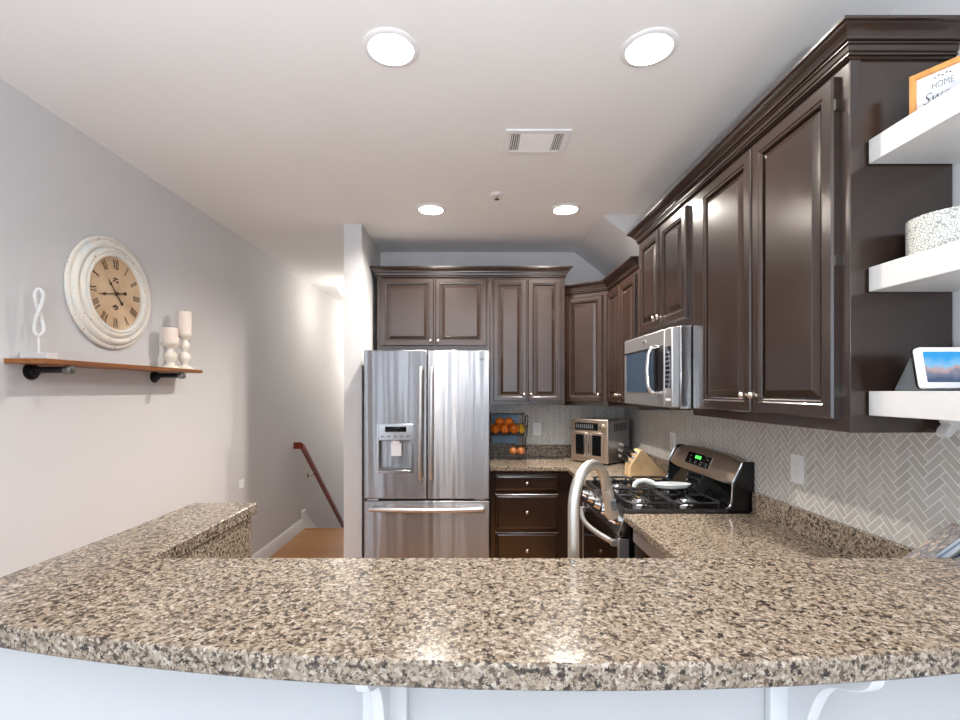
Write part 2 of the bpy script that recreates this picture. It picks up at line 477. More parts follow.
cut(wf, [lambda b, a=a, c=c: box(b, a, c, YF - .3, YF + .2, .3, 2.4) for a, c in WINDOWS])
for i, (a, c) in enumerate(WINDOWS):
    bm = nb()
    for (x0, x1, z0, z1) in ((a, a + .05, .3, 2.4), (c - .05, c, .3, 2.4), (a + .05, c - .05, .3, .35), (a + .05, c - .05, 2.35, 2.4), (a + .05, c - .05, 1.33, 1.37)):
        box(bm, x0, x1, YF - .02, YF + .02, z0, z1)
    struct('window_%d' % (i + 1), bm, 'white', smooth=False)
for i, (a, c) in enumerate(ADDED_SIDE_WINDOWS):  # frames for the added, unseen side openings
    bm = nb()
    for (y0, y1, z0, z1) in ((a, a + .05, .3, 2.4), (c - .05, c, .3, 2.4), (a + .05, c - .05, .3, .35), (a + .05, c - .05, 2.35, 2.4), (a + .05, c - .05, 1.33, 1.37)):
        box(bm, XL - .03, XL + .01, y0, y1, z0, z1)
    struct('window_%d' % (i + 6), bm, 'white', smooth=False)
bm = nb(); box(bm, XL, XR, YF, .95, 0.0, .012)
struct('floor_bounce_carpet', bm, 'bounce_carpet', smooth=False)
# half walls that carry the raised bar and its side ledge
bm = nb(); box(bm, -1.02, XR, 1.008, 1.13, 0, 1.022)
struct('wall_bar', bm, 'wall', smooth=False)
bm = nb(); box(bm, -1.02, -0.85, 1.13, 1.755, 0, 1.022)
struct('wall_ledge', bm, 'wall', smooth=False)
# sloped bulkhead in the corner of the ceiling
bm = nb(); prism(bm, [(0.894, ZC), (XR, ZC), (XR, ZC - .336)], 3.267, YB, 'Y')
struct('ceiling_bulkhead', bm, 'wall', smooth=False)
# stairs going down beyond the hall floor
bm = nb()
for k in range(6):
    box(bm, XL, -0.927, 5.1 + .27 * k, 5.1 + .27 * (k + 1) + .02, -2.5, -.19 * (k + 1))
struct('stairs', bm, 'floor', smooth=False)
bm = nb(); box(bm, XL + .016, -0.928, 5.07, 5.125, -.03, 0.004)
struct('trim_1', bm, 'floor', smooth=False)
bm = nb(); prism(bm, [(0, 0), (.015, 0), (.015, .10), (.010, .112), (.006, .122), (0, .122)], 1.9, 5.06, 'Y')
for v in bm.verts: v.co.x += XL
struct('baseboard_left', bm, 'white')
bm = nb(); box(bm, XL, XL + .02, 5.06, 5.14, 0, .19); box(bm, XL, XL + .026, 5.055, 5.145, .19, .2)
prism(bm, [(5.14, .16), (6.7, -.95), (6.7, -1.2), (5.14, -.09)], XL, XL + .014, 'X')
struct('trim_2', bm, 'white')
bm = nb(); box(bm, XR - .004, XR, .55, YB, 1.0, 1.385)
struct('trim_3', bm, 'tile_y', smooth=False)
bm = nb(); box(bm, .12, XR - .004, YB - .004, YB, 1.0, 1.40)
struct('trim_4', bm, 'tile_x', smooth=False)
bm = nb(); box(bm, XR - .012, XR, .55, 1.30, 1.385, 1.393)
struct('trim_5', bm, 'white', smooth=False)
WX = XR - .004   # tile face
WYB = YB - .004

# ------------------------------------------------------------------ raised granite bar
def arc_front(x): return .732 + (x - .18) ** 2 / 8.6
def bar_outline():
    p = []
    N = 40; x1 = XR - .002
    xs = [x1 + (-0.93 - x1) * i / N for i in range(N + 1)]
    p += [(x, arc_front(x)) for x in xs]                       # right to left along the curved edge
    x0, y0 = p[-1]
    for k in range(1, 9):                                      # rounded left corner
        a = k / 8 * PI / 2
        p.append((x0 - .14 * math.sin(a) , y0 + .015 + .16 * (1 - math.cos(a)) - .015 * math.cos(a)))
    p += [(-1.052, 1.40), (-1.046, 1.786), (-.806, 1.786), (-.815, 1.2), (x1, 1.2)]
    return p
bt = thing('bar_countertop', 'long curved raised granite bar top across the foreground, with a ledge at its left', 'countertop', (0.1, 1.0, 1.024))
bm = nb(); prism(bm, bar_outline(), 1.0235, 1.067)
obj('slab', bm, 'granite', bt, bevel=.005)
bm = nb(); box(bm, -.849, -.816, 1.2, 1.757, .70, 1.0225)
obj('splash_panel', bm, 'granite', bt, bevel=.001)
# corbels under the overhang
def corbel(x, label):
    c = thing('corbel', label, 'corbel', (x, 1.0, .6), group='white corbels under the bar')
    bm = nb(); box(bm, x - .046, x + .046, .985, 1.0075, .62, 1.022)
    obj('back_board', bm, 'white', c, bevel=.003)
    prof = [(.9845, 1.0225), (.778, 1.0225), (.778, 1.010), (.783, .999), (.791, .989), (.802, .980), (.815, .972), (.830, .964), (.845, .957), (.860, .950), (.873, .942), (.885, .931), (.896, .917), (.906, .900), (.916, .878), (.925, .855), (.934, .825), (.944, .780), (.956, .730), (.970, .680), (.9845, .645)]
    bm = nb(); prism(bm, prof, x - .011, x + .011, 'X')
    obj('bracket', bm, 'white', c, bevel=.0015)
corbel(-.182, 'white scroll corbel under the bar, left of centre')
corbel(.666, 'white scroll corbel under the bar, on the right')

# ------------------------------------------------------------------ lower worktops
ct = thing('countertop', 'beige speckled granite worktop right of the faucet, in front of the range', 'countertop', (1.0, 1.6, .882))
bm = nb(); prism(bm, [(-.815, 1.131), (WX - .002, 1.131), (WX - .002, 2.212), (.705, 2.212), (.705, 1.615), (-.815, 1.615)], .882, .914)
obj('slab', bm, 'granite', ct, bevel=.003)
bm = nb(); box(bm, WX - .022, WX - .002, 1.205, 2.212, .9145, 1.015)
obj('backsplash', bm, 'granite', ct, bevel=.002)
ct = thing('countertop', 'granite worktop in the far corner with toaster oven, knife block and fruit on it', 'countertop', (.8, 3.8, .882))
bm = nb(); prism(bm, [(.135, 3.56), (.727, 3.56), (.705, 3.50), (.705, 2.98), (WX - .002, 2.98), (WX - .002, WYB - .002), (.135, WYB - .002)], .882, .914)
obj('slab', bm, 'granite', ct, bevel=.003)
bm = nb(); box(bm, .135, WX - .023, WYB - .022, WYB - .002, .9145, 1.015)
obj('backsplash', bm, 'granite', ct, bevel=.002)
bm = nb(); box(bm, WX - .022, WX - .002, 2.98, WYB - .002, .9145, 1.015)
obj('backsplash', bm, 'granite', ct, bevel=.002)

# ------------------------------------------------------------------ wall cabinets
def crown(name, label, path, z0, h, out, scale=1.0):
    P = [(0, 0), (.006, 0), (.010, .003), (.006, .006), (.006, .0075), (.012, .0085), (.012, .013), (.007, .015), (.014, .019), (.016, .032), (.022, .033), (.022, .037), (.019, .0385), (.028, .040), (.030, .046), (.036, .055), (.045, .061), (.052, .064), (.052, .068), (.060, .070), (.060, .078), (0, .078)]
    k = h / .078; ko = out / .060
    bm = nb(); sweep(bm, [(o * ko, z0 + z * k) for o, z in P], path)
    return tag(obj(name, bm, 'espresso', angle=14), label, 'molding')
ux, uy = Vector((1, 0, 0)), Vector((0, 1, 0))
# pair on the back wall
YC = 3.752
def back_cab(label, x0, x1, z0, z1, doors, kz):
    c = thing('wall_cabinet', label, 'cabinet', ((x0 + x1) / 2, YB, z0))
    bm = nb(); box(bm, x0, x1, YC, WYB - .001 if z0 < 1.40 else YB - .001, z0, z1)
    obj('body', bm, 'espresso', c, bevel=.002)
    for i, (a, b, za, zb) in enumerate(doors):
        d = obj('door', panel(b - a, zb - za, (a, YC - .0005, za), ux, -uy, stile=.05), 'espresso', c, angle=25)
        kx = b - .022 if i == 0 else a + .022
        knob(d, (kx, YC - .0215, kz), (0, -1, 0))
back_cab('short two-door espresso cabinet above the refrigerator', -.750, .141, 1.80, 2.40, [(-.714, -.302, 1.838, 2.368), (-.288, .114, 1.838, 2.368)], 1.875)
back_cab('tall narrow two-door espresso cabinet above the fruit basket', .142, .732, 1.372, 2.40, [(.170, .430, 1.402, 2.362), (.442, .702, 1.402, 2.362)], 1.455)
crown('crown_molding', 'dark crown molding over the refrigerator and narrow cabinets', [(-.75, YB - .01), (-.75, YC), (.732, YC), (.732, YB - .01)][::1], 2.375, .081, .055)
# corner cabinet with its slanted face
c = thing('wall_cabinet', 'single-door espresso corner cabinet set at an angle above the toaster oven', 'cabinet', (1.05, 3.9, 1.366))
bm = nb(); prism(bm, [(.747, 3.84), (1.04, 3.63), (WX - .001, 3.63), (WX - .001, WYB - .001), (.747, WYB - .001)], 1.366, 2.262)
obj('body', bm, 'espresso', c, bevel=.002)
d0 = Vector((.747, 3.84, 0)); dv = Vector((1.04, 3.63, 0)) - d0; L = dv.length; U = dv / L; N = Vector((U.y, -U.x, 0))
d = obj('door', panel(L - .06, .82, d0 + U * .02 + N * -.0005 + Vector((0, 0, 1.40)), U, N, stile=.05), 'espresso', c, angle=25)
knob(d, d0 + U * (L - .065) + N * .0205 + Vector((0, 0, 1.455)), N)
# cabinets along the right wall (their faces look towards -x)
XC = 1.04
def right_cab(label, y0, y1, z0, z1, doors, kz, knobs):
    c = thing('wall_cabinet', label, 'cabinet', (1.18, (y0 + y1) / 2, z0))
    bm = nb(); box(bm, XC, (WX if z0 < 1.385 else XR) - .001, y0, y1, z0, z1)
    obj('body', bm, 'espresso', c, bevel=.002)
    for (a, b, za, zb), ky in zip(doors, knobs):
        d = obj('door', panel(b - a, zb - za, (XC + .0005, b, za), -uy, -ux, stile=.056), 'espresso', c, angle=25)
        knob(d, (XC - .0205, ky, kz), (-1, 0, 0))
    return c
right_cab('narrow two-door espresso cabinet between the corner cabinet and the microwave', 2.96, 3.629, 1.366, 2.262, [(3.30, 3.60, 1.40, 2.22), (2.985, 3.288, 1.40, 2.22)], 1.455, (3.32, 3.27))
right_cab('short two-door espresso cabinet above the microwave', 2.235, 2.958, 1.80, 2.42, [(2.600, 2.90, 1.838, 2.375), (2.275, 2.588, 1.838, 2.375)], 1.885, (2.625, 2.565))
rc = right_cab('largest two-door espresso cabinet, nearest the white shelves', 1.309, 2.234, 1.372, 2.42, [(1.742, 2.135, 1.408, 2.377), (1.345, 1.732, 1.408, 2.377)], 1.47, (1.765, 1.705))
for o in rc.children:
    if o.name.startswith('door'):
        pass
bm = nb(); box(bm, XC - .001, XC + .028, 1.3045, 1.3085, 1.372, 2.40)
obj('end_stile', bm, 'espresso', rc, bevel=.001)
for z in (1.47, 1.84, 2.28):
    bm = nb(); box(bm, XC - .016, XC - .0005, 1.337, 1.3445, z, z + .030)
    obj('hinge', bm, 'dark_steel', rc)
crown('crown_molding', 'dark crown molding along the tall right-hand cabinets', [(XR - .002, 1.3085), (XC, 1.3085), (XC, 2.958), (XR - .002, 2.958)][::-1], 2.398, .078, .060)
crown('crown_molding', 'lower dark crown molding that bends over the corner cabinet', [(.747, WYB - .002), (.747, 3.84), (1.04, 3.63), (1.04, 2.962)], 2.250, .075, .052)

# ------------------------------------------------------------------ base cabinets
c = thing('base_cabinet', 'dark three-drawer base cabinet beside the refrigerator', 'cabinet', (.44, 3.86, 0))
bm = nb(); box(bm, .14, .80, 3.60, WYB, .10, .881); box(bm, .14, .80, 3.66, WYB, 0, .10)
obj('body', bm, 'espresso', c, bevel=.002)
for z0, z1 in ((.724, .852), (.435, .704), (.145, .415)):
    d = obj('drawer', panel(.473, z1 - z0, (.178, 3.6005, z0), ux, -uy, t=.022, raised=False), 'espresso', c, angle=25)
    knob(d, (.414, 3.579, (z0 + z1) / 2), (0, -1, 0), .0135)
c = thing('base_cabinet', 'dark base cabinet beside the far end of the range', 'cabinet', (1.02, 3.3, 0))
bm = nb(); box(bm, .81, WX - .001, 2.985, 3.9, .10, .881); box(bm, .84, WX - .001, 2.985, 3.9, 0, .10)
obj('body', bm, 'espresso', c, bevel=.002)
d = obj('door', panel(.50, .70, (.8105, 3.52, .15), -uy, -ux), 'espresso', c, angle=25)
knob(d, (.789, 3.06, .80), (-1, 0, 0))
c = thing('base_cabinet', 'dark sink cabinet under the worktop behind the bar', 'cabinet', (-.1, 1.35, 0))
bm = nb(); box(bm, -.814, .70, 1.135, 1.585, .10, .881); box(bm, -.814, .70, 1.135, 1.52, 0, .10)
obj('body', bm, 'espresso', c, bevel=.002)
for x in (-.43, -.80, .32, -.06):
    d = obj('door', panel(.36, .72, (x + .36, 1.5855, .13), -ux, uy), 'espresso', c, angle=25)
    knob(d, (x + .33, 1.607, .78), (0, 1, 0))
dw = thing('dishwasher', 'stainless dishwasher under the worktop in front of the range', 'dishwasher', (1.02, 1.9, 0))
bm = nb(); box(bm, .765, WX - .03, 1.625, 2.205, .02, .879)
obj('body', bm, 'black', dw)
bm = nb(); box(bm, .735, .7645, 1.63, 2.15, .10, .80)
obj('door', bm, 'dark_steel', dw, bevel=.003)
bm = nb(); box(bm, .728, .7645, 1.63, 2.15, .805, .875)
obj('control_strip', bm, 'satin_steel', dw, bevel=.004)

# ------------------------------------------------------------------ refrigerator
fx0, fx1, fyf = -.762, .124, 3.35
fr = thing('refrigerator', 'stainless french-door refrigerator with ice dispenser', 'refrigerator', ((fx0 + fx1) / 2, 3.75, 0))
bm = nb(); box(bm, fx0 + .004, fx1 - .004, fyf + .075, WYB - .03, .02, 1.755)
obj('body', bm, 'dark_steel', fr, bevel=.004)
xm = -.317
def fridge_door(x0, x1, z0, z1):
    bm = nb(); box(bm, x0, x1, fyf, fyf + .07, z0, z1)
    return bm
bm = fridge_door(fx0, xm - .0025, .722, 1.772)
ld = obj('door', bm, 'fridge_steel', fr)
cut(ld, [lambda b: box(b, .0, .1, 0, .1, 0, .1)] and [lambda b: (box(b, -.655, -.428, fyf - .05, fyf + .055, .925, 1.135), xform(b, ROOT[fr.name].inverted()))])
b_ = ld.modifiers.new('edge', 'BEVEL'); b_.width = .006; b_.segments = 3; b_.limit_method = 'ANGLE'; b_.angle_limit = math.radians(40)
rd = obj('door', fridge_door(xm + .0025, fx1, .722, 1.772), 'fridge_steel', fr, bevel=.006, seg=3)
fz = obj('freezer_drawer', fridge_door(fx0, fx1, .09, .708), 'fridge_steel', fr, bevel=.006, seg=3)
bm = nb(); box(bm, fx0 + .01, fx1 - .01, fyf + .02, fyf + .0745, .02, .085)
obj('toe_grille', bm, 'black', fr)
bm = nb(); box(bm, fx0 + .004, fx1 - .004, fyf + .03, fyf + .074, .709, .7215)
obj('gasket', bm, 'black', fr)
for x in (fx0 + .06, fx1 - .06):
    bm = nb(); box(bm, x - .04, x + .04, fyf + .005, fyf + .03, .709, .7205)
    obj('hinge', bm, 'steel', fr, bevel=.002)
for par, x in ((ld, xm - .042), (rd, xm + .034)):
    bm = nb(); tube(bm, [(x, fyf - .004, 1.645), (x, fyf - .04, 1.64), (x, fyf - .052, 1.60), (x, fyf - .058, 1.25), (x, fyf - .052, .91), (x, fyf - .04, .87), (x, fyf - .004, .865)], [.014, .014, .0145, .015, .0145, .014, .014], 14)
    obj('handle', bm, 'satin_steel', par)
bm = nb(); pts = [(fx0 + .045, fyf + .002, .655), (fx0 + .05, fyf - .030, .655)]
pts += [(fx0 + .05 + (fx1 - fx0 - .10) * k / 12, fyf - .032 - .030 * math.sin(PI * k / 12), .655) for k in range(1, 12)]
pts += [(fx1 - .05, fyf - .030, .655), (fx1 - .045, fyf + .002, .655)]
tube(bm, pts, .016, 14)
obj('handle', bm, 'satin_steel', fz)
# dispenser: bezel, panel with display, cavity, paddle, tray
dp = obj('dispenser', (lambda b: (box(b, -.672, -.656, fyf - .008, fyf + .004, .902, 1.25), box(b, -.427, -.411, fyf - .008, fyf + .004, .902, 1.25), box(b, -.656, -.427, fyf - .008, fyf + .004, .902, .924), box(b, -.656, -.427, fyf - .008, fyf + .004, 1.136, 1.25)) and b)(nb()), 'steel', fr, bevel=.002)
bm = nb(); box(bm, -.612, -.462, fyf - .0105, fyf - .0075, 1.195, 1.232)
obj('display', bm, 'black_glass', dp)
for k in range(5):
    bm = nb(); box(bm, -.64 + k * .045, -.622 + k * .045, fyf - .0095, fyf - .0075, 1.160, 1.168)
    obj('button', bm, 'grey_plastic', dp)
bm = nb(); box(bm, -.575, -.500, fyf + .02, fyf + .034, 1.02, 1.115); box(bm, -.565, -.51, fyf + .005, fyf + .05, 1.105, 1.134)
obj('paddle', bm, 'plastic', dp, bevel=.004)
bm = nb(); box(bm, -.650, -.433, fyf - .002, fyf + .05, .926, .934)
obj('drip_tray', bm, 'grey_plastic', dp)
bm = nb(); box(bm, .055, .085, fyf - .003, fyf + .001, 1.700, 1.718)
obj('badge', bm, 'dark_steel', rd, bevel=.001)

# ------------------------------------------------------------------ range
ry0, ry1 = 2.225, 2.965
rg = thing('range', 'stainless and black gas range against the right wall', 'range', (1.0, 2.6, 0))
bm = nb(); box(bm, .737, 1.30, ry0 + .003, ry1 - .003, .03, .894)
obj('body', bm, 'black', rg, bevel=.003)
bm = nb(); box(bm, .715, 1.305, ry0, ry1, .895, .918)
for (a, b, c_, d_) in ((.715, 1.22, ry0, ry0 + .014), (.715, 1.22, ry1 - .014, ry1), (.715, .73, ry0, ry1)):
    box(bm, a, b, c_, d_, .9175, .930)
obj('cooktop', bm, 'black', rg, bevel=.004)
bm = nb(); box(bm, .709, .7145, ry0, ry1, .905, .931); box(bm, .715, 1.20, ry0 - .0028, ry0 - .0002, .915, .932)
obj('rim', bm, 'iron', rg, bevel=.001)
bm = nb(); prism(bm, [(.7145, .905), (.7365, .905), (.7365, .80), (.690, .80), (.686, .812)], ry0 + .004, ry1 - .004, 'Y')
cp = obj('control_panel', bm, 'steel', rg, bevel=.003)
for k in range(5):
    y = ry0 + .09 + k * .14
    bm = nb(); n = Vector((-.95, 0, .25)).normalized(); p = Vector((.6985, y, .862))
    cyl(bm, p - n * .001, p + n * .012, .026, .024); cyl(bm, p + n * .012, p + n * .034, .021, .018)
    q = p + n * .0345
    obj('knob', bm, 'chrome', cp)
od = obj('oven_door', (lambda b: box(b, .694, .7365, ry0 + .006, ry1 - .006, .205, .792))(nb()), 'black', rg, bevel=.003)
bm = nb(); box(bm, .690, .6935, ry0 + .03, ry1 - .03, .235, .735)
obj('window', bm, 'black_glass', od)
bm = nb(); prism(bm, [(.688, ry0 + .001), (.735, ry0 + .001), (.735, ry0 + .0055), (.6935, ry0 + .0055), (.6935, ry0 + .022), (.688, ry0 + .022)], .205, .792)
obj('edge_trim', bm, 'satin_steel', od, bevel=.001)
bm = nb(); box(bm, .688, .6935, ry1 - .022, ry1 - .006, .205, .792)
obj('edge_trim', bm, 'satin_steel', od, bevel=.001)
bm = nb(); tube(bm, [(.678 - .055 * math.sin(PI * k / 14), ry0 + .045 + (ry1 - ry0 - .09) * k / 14, .760) for k in range(15)], .013, 14)
for y in (ry0 + .05, ry1 - .05): box(bm, .664, .693, y - .016, y + .016, .746, .774)
obj('handle', bm, 'satin_steel', od, bevel=.001)
bm = nb(); box(bm, .694, .7365, ry0 + .006, ry1 - .006, .04, .195)
obj('drawer', bm, 'dark_steel', rg, bevel=.004)
# backguard with arched top
def top_rise(t): return .016 * math.sin(PI * t) ** .7 if 0 < t < 1 else 0
bm = nb(); rings = []
for k in range(17):
    t = k / 16; y = ry0 + .014 + (ry1 - ry0 - .028) * t; e = top_rise(t); s = .012 * (1 - min(1, min(t, 1 - t) * 9))
    rings.append([(1.232, y, 1.035 + s), (1.229, y, 1.052 + s * .5), (1.272, y, 1.140 + e - s), (1.282, y, 1.150 + e - s), (1.320, y, 1.150 + e - s), (1.320, y, 1.035 + s)])
loft(bm, rings); bgd = obj('backguard', bm, 'warm_steel', rg, bevel=.002)
bm = nb(); prism(bm, [(1.222, .919), (1.268, 1.033), (1.320, 1.033), (1.320, .919)], ry0 + .014, ry1 - .014, 'Y')
obj('splash_glass', bm, 'black_glass', rg)
for y0, y1 in ((ry0 - .001, ry0 + .0135), (ry1 - .0135, ry1 + .001)):
    bm = nb(); prism(bm, [(1.190, .931), (1.206, .936), (1.217, .950), (1.223, .975), (1.226, 1.03), (1.226, 1.052), (1.270, 1.143), (1.282, 1.153), (1.323, 1.153), (1.323, .9185), (1.190, .9185)], y0, y1, 'Y')
    ec = obj('end_cap', bm, 'black', rg, bevel=.003)
    bm = nb(); tube(bm, [(1.19, (y0 + y1) / 2, .932), (1.205, (y0 + y1) / 2, .938), (1.215, (y0 + y1) / 2, .952), (1.221, (y0 + y1) / 2, .977), (1.2235, (y0 + y1) / 2, 1.03), (1.2235, (y0 + y1) / 2, 1.053), (1.268, (y0 + y1) / 2, 1.145)], .004, 8)
    obj('chrome_strip', bm, 'chrome', ec)
pa = Vector((1.229, 0, 1.052)); pb = Vector((1.272, 0, 1.152)); up = (pb - pa).normalized(); nn = Vector((-up.z, 0, up.x))
def on_guard(y, v, h): return pa + up * v + nn * h + Vector((0, y, 0))
def guard_box(bm, y0, y1, v0, v1, h0, h1):
    loft(bm, [[on_guard(y0, v0, h), on_guard(y1, v0, h), on_guard(y1, v1, h), on_guard(y0, v1, h)] for h in (h0, h1)])
bm = nb(); guard_box(bm, 2.49, 2.765, .022, .090, -.012, .0015)
dsf = obj('display_bezel', bm, 'chrome', bgd)
bm = nb(); guard_box(bm, 2.495, 2.76, .026, .086, .0016, .0028)
obj('display', bm, 'black_glass', dsf)
bm = nb()
for k in range(3): guard_box(bm, 2.60 + k * .024, 2.616 + k * .024, .060, .078, .0028, .0034)
obj('digits', bm, 'green_led', dsf)
bm = nb()
for k in range(4):
    for j in range(2): guard_box(bm, 2.515 + k * .06, 2.533 + k * .06, .033 + j * .012, .037 + j * .012, .0028, .0033)
for k in range(2): guard_box(bm, 2.515 + k * .19, 2.535 + k * .19, .066, .072, .0028, .0033)
obj('legends', bm, 'legend', dsf)
# burners and grates
for x, y in ((.85, 2.41), (1.08, 2.41), (.85, 2.78), (1.08, 2.78)):
    bm = nb(); lathe(bm, [(.062, .0), (.060, .006), (.045, .008), (.043, .016), (.036, .018), (.034, .024), (.0, .025)], (x, y, .918), 'Z', 28)
    obj('burner', bm, 'chrome', rg)
def grate(y0, y1):
    bm = nb(); x0, x1 = .745, 1.185; z = .952; r = .0062
    def bar(pts): tube(bm, pts, r, 8)
    ym = (y0 + y1) / 2
    for xa, xb in ((x0, (x0 + x1) / 2 - .008), ((x0 + x1) / 2 + .008, x1)):
        R = .03
        lp = []
        for cx, cy, a0 in ((xb - R, y1 - R, 0), (xa + R, y1 - R, PI / 2), (xa + R, y0 + R, PI), (xb - R, y0 + R, 1.5 * PI)):
            lp += [(cx + R * math.cos(a0 + PI / 2 * k / 4), cy + R * math.sin(a0 + PI / 2 * k / 4), z) for k in range(5)]
        tube(bm, lp, r, 8, closed=True)
        xc = (xa + xb) / 2
        bar([(xa, ym, z), (xc - .03, ym, z + .004)]); bar([(xb, ym, z), (xc + .03, ym, z + .004)])
        bar([(xc, y0, z), (xc, ym - .035, z + .004)]); bar([(xc, y1, z), (xc, ym + .035, z + .004)])
        for px, py in ((xa + .01, y0 + .01), (xb - .01, y0 + .01), (xa + .01, y1 - .01), (xb - .01, y1 - .01)):
            bar([(px, py, .919), (px, py, z)])
    obj('grate', bm, 'iron', rg)
grate(ry0 + .03, 2.585); grate(2.605, ry1 - .03)
# spoon rest lying on the grates
sr = thing('spoon_rest', 'white ceramic spoon rest lying on the range grates', 'spoon rest', (1.0, 2.55, .9625))
bm = nb(); rings = []
for k in range(13):
    a = PI * k / 12
    rings.append((.075 * math.sin(a) ** .6 if 0 < k < 12 else 0.0005, -.14 + .14 * (1 - math.cos(a))))
pts = []
outer = [[(.17 * 0 + 1.06 + .105 * math.cos(2 * PI * k / 28) * s, 2.53 + .055 * math.sin(2 * PI * k / 28) * s, z) for k in range(28)] for s, z in ((.55, .959), (.85, .967), (1.0, .984), (.96, .985), (.80, .971), (.5, .964))]
loft(bm, outer); xform(bm, Matrix.Translation((0, 0, .0075))); obj('dish', bm, 'spoon_rest', sr)
bm = nb(); tube(bm, [(.965, 2.53, .983), (.945, 2.53, .993), (.915, 2.53, .998), (.885, 2.53, .993), (.868, 2.53, .980), (.862, 2.53, .963)], [.014, .013, .012, .012, .012, .010], 12); xform(bm, Matrix.Translation((0, 0, .010)))
obj('handle', bm, 'spoon_rest', sr)

# ------------------------------------------------------------------ microwave
mw = thing('microwave', 'stainless over-the-range microwave under the short cabinet', 'microwave', (1.14, 2.6, 1.40))
bm = nb(); box(bm, .985, WX - .001, 2.245, 2.945, 1.400, 1.796)
obj('body', bm, 'steel', mw, bevel=.004)
bm = nb(); box(bm, .945, .9845, 2.335, 2.945, 1.408, 1.790)
md = obj('door', bm, 'satin_steel', mw, bevel=.005)
bm = nb(); box(bm, .945, .9845, 2.247, 2.331, 1.408, 1.790)
mc = obj('control_panel', bm, 'satin_steel', mw, bevel=.005)
bm = nb(); box(bm, .9425, .9448, 2.47, 2.90, 1.478, 1.700)
mwin = obj('window', bm, 'mw_glass', md, bevel=.001)
bm = nb(); box(bm, .9438, .9449, 2.35, 2.935, 1.700, 1.712); box(bm, .9435, .9449, 2.35, 2.465, 1.478, 1.700)
obj('glass_panel', bm, 'black_glass', md)
bm = nb(); tube(bm, [(.944, 2.405, 1.705), (.905, 2.405, 1.70), (.893, 2.405, 1.67), (.887, 2.405, 1.59), (.893, 2.405, 1.51), (.905, 2.405, 1.48), (.944, 2.405, 1.475)], [.013, .013, .012, .012, .012, .013, .013], 12)
obj('handle', bm, 'chrome', md)
bm = nb(); cyl(bm, (.9449, 2.60, 1.752), (.941, 2.60, 1.752), .013)
obj('badge', bm, 'chrome', md)
bm = nb(); box(bm, .9432, .9449, 2.258, 2.320, 1.50, 1.70)
kp = obj('keypad', bm, 'black_glass', mc)
bm = nb()
for j in range(8):
    for i in range(3): box(bm, .9424, .9431, 2.264 + i * .019, 2.275 + i * .019, 1.515 + j * .022, 1.523 + j * .022)
obj('legends', bm, 'legend', kp)
for i in range(3):
    bm = nb(); box(bm, .9436, .9449, 2.262 + i * .02, 2.274 + i * .02, 1.438, 1.450)
    obj('button', bm, 'plastic', mc)
bm = nb(); box(bm, .99, 1.28, 2.27, 2.92, 1.394, 1.3995)
obj('vent_grille', bm, 'black', mw)

# ------------------------------------------------------------------ faucet
fb = Vector((.267, 1.25, .9145)); fd = Vector((.132, .155, 0)); R = fd.length / 2; fdn = fd.normalized()
fc = thing('faucet', 'brushed nickel gooseneck pull-down faucet behind the bar', 'faucet', fb)
bm = nb(); lathe(bm, [(.027, 0), (.027, .006), (.020, .012), (.0175, .04), (.0165, .08)], fb, 'Z', 24)
obj('base', bm, 'faucet', fc)
bm = nb(); zt = 1.295 - R - .0145
pts = [fb + Vector((0, 0, .06)), fb + Vector((0, 0, .14)), fb + Vector((0, 0, .20)), Vector((fb.x, fb.y, zt))]
for k in range(1, 13):
    a = PI * k / 12 * .93
    pts.append(Vector((fb.x, fb.y, zt)) + fdn * (R - R * math.cos(a)) + Vector((0, 0, R * math.sin(a))))
tube(bm, pts, .0148, 18); obj('spout', bm, 'faucet', fc)
e = pts[-1]; dr = (pts[-1] - pts[-2]).normalized(); dr = (dr + fdn * .10).normalized()
bm = nb(); tube(bm, [e, e + dr * .004, e + dr * .06, e + dr * .095, e + dr * .1], [.0150, .0162, .0175, .0205, .0195], 20)
hd = obj('spray_head', bm, 'faucet', fc)
bm = nb(); tube(bm, [e + dr * .1, e + dr * .108], [.0155, .013], 16); obj('nozzle', bm, 'black', hd)
side = Vector((.42, -.9, 0)).normalized()
bm = nb(); p = e + dr * .055 + side * .0165
tube(bm, [p - dr * .016, p + dr * .016], [.0085, .0085], 12)
obj('button', bm, 'grey_plastic', hd)
hs = Vector((.9, -.4, 0)).normalized()
bm = nb(); tube(bm, [fb + Vector((0, 0, .045)) + hs * .012, fb + Vector((0, 0, .048)) + hs * .045], .011, 14); tube(bm, [fb + Vector((0, 0, .048)) + hs * .040, fb + Vector((0, 0, .085)) + hs * .085], [.006, .0045], 10)
obj('lever', bm, 'faucet', fc)

# ------------------------------------------------------------------ toaster oven
pL = Vector((.80, 3.84, 0)); pR = Vector((1.03, 3.60, 0)); wv = (pR - pL); W = wv.length; ang = math.atan2(wv.y, wv.x)
to = thing('toaster_oven', 'bronze and steel french-door toaster oven in the corner', 'toaster oven', (pL.x, pL.y, .9145), ang)
D, H = .345, .345
def lo(name, bm, mat, par, **kw): return obj(name, bm, mat, par, world_coords=False, **kw)
bm = nb(); box(bm, .004, W - .004, .014, D, .014, H); tb = lo('body', bm, 'steel', to, bevel=.008)
bm = nb(); box(bm, 0, W, 0, .0135, .012, H + .002); tf = lo('front', bm, 'warm_steel', to, bevel=.005)
bm = nb(); box(bm, .04, W - .085, -.003, .0, .262, .318); cpn = lo('control_display', bm, 'black_glass', tf)
for i in range(9):
    bm = nb(); box(bm, .052 + i * .018, .061 + i * .018, -.0038, -.003, .273, .306)
    lo('button', bm, 'grey_plastic', cpn)
bm = nb(); lathe(bm, [(.026, 0), (.025, -.006), (.019, -.008), (.018, -.024), (.0, -.025)], (W - .045, -.0003, .290), 'Y', 24); lo('dial', bm, 'nickel', tf)
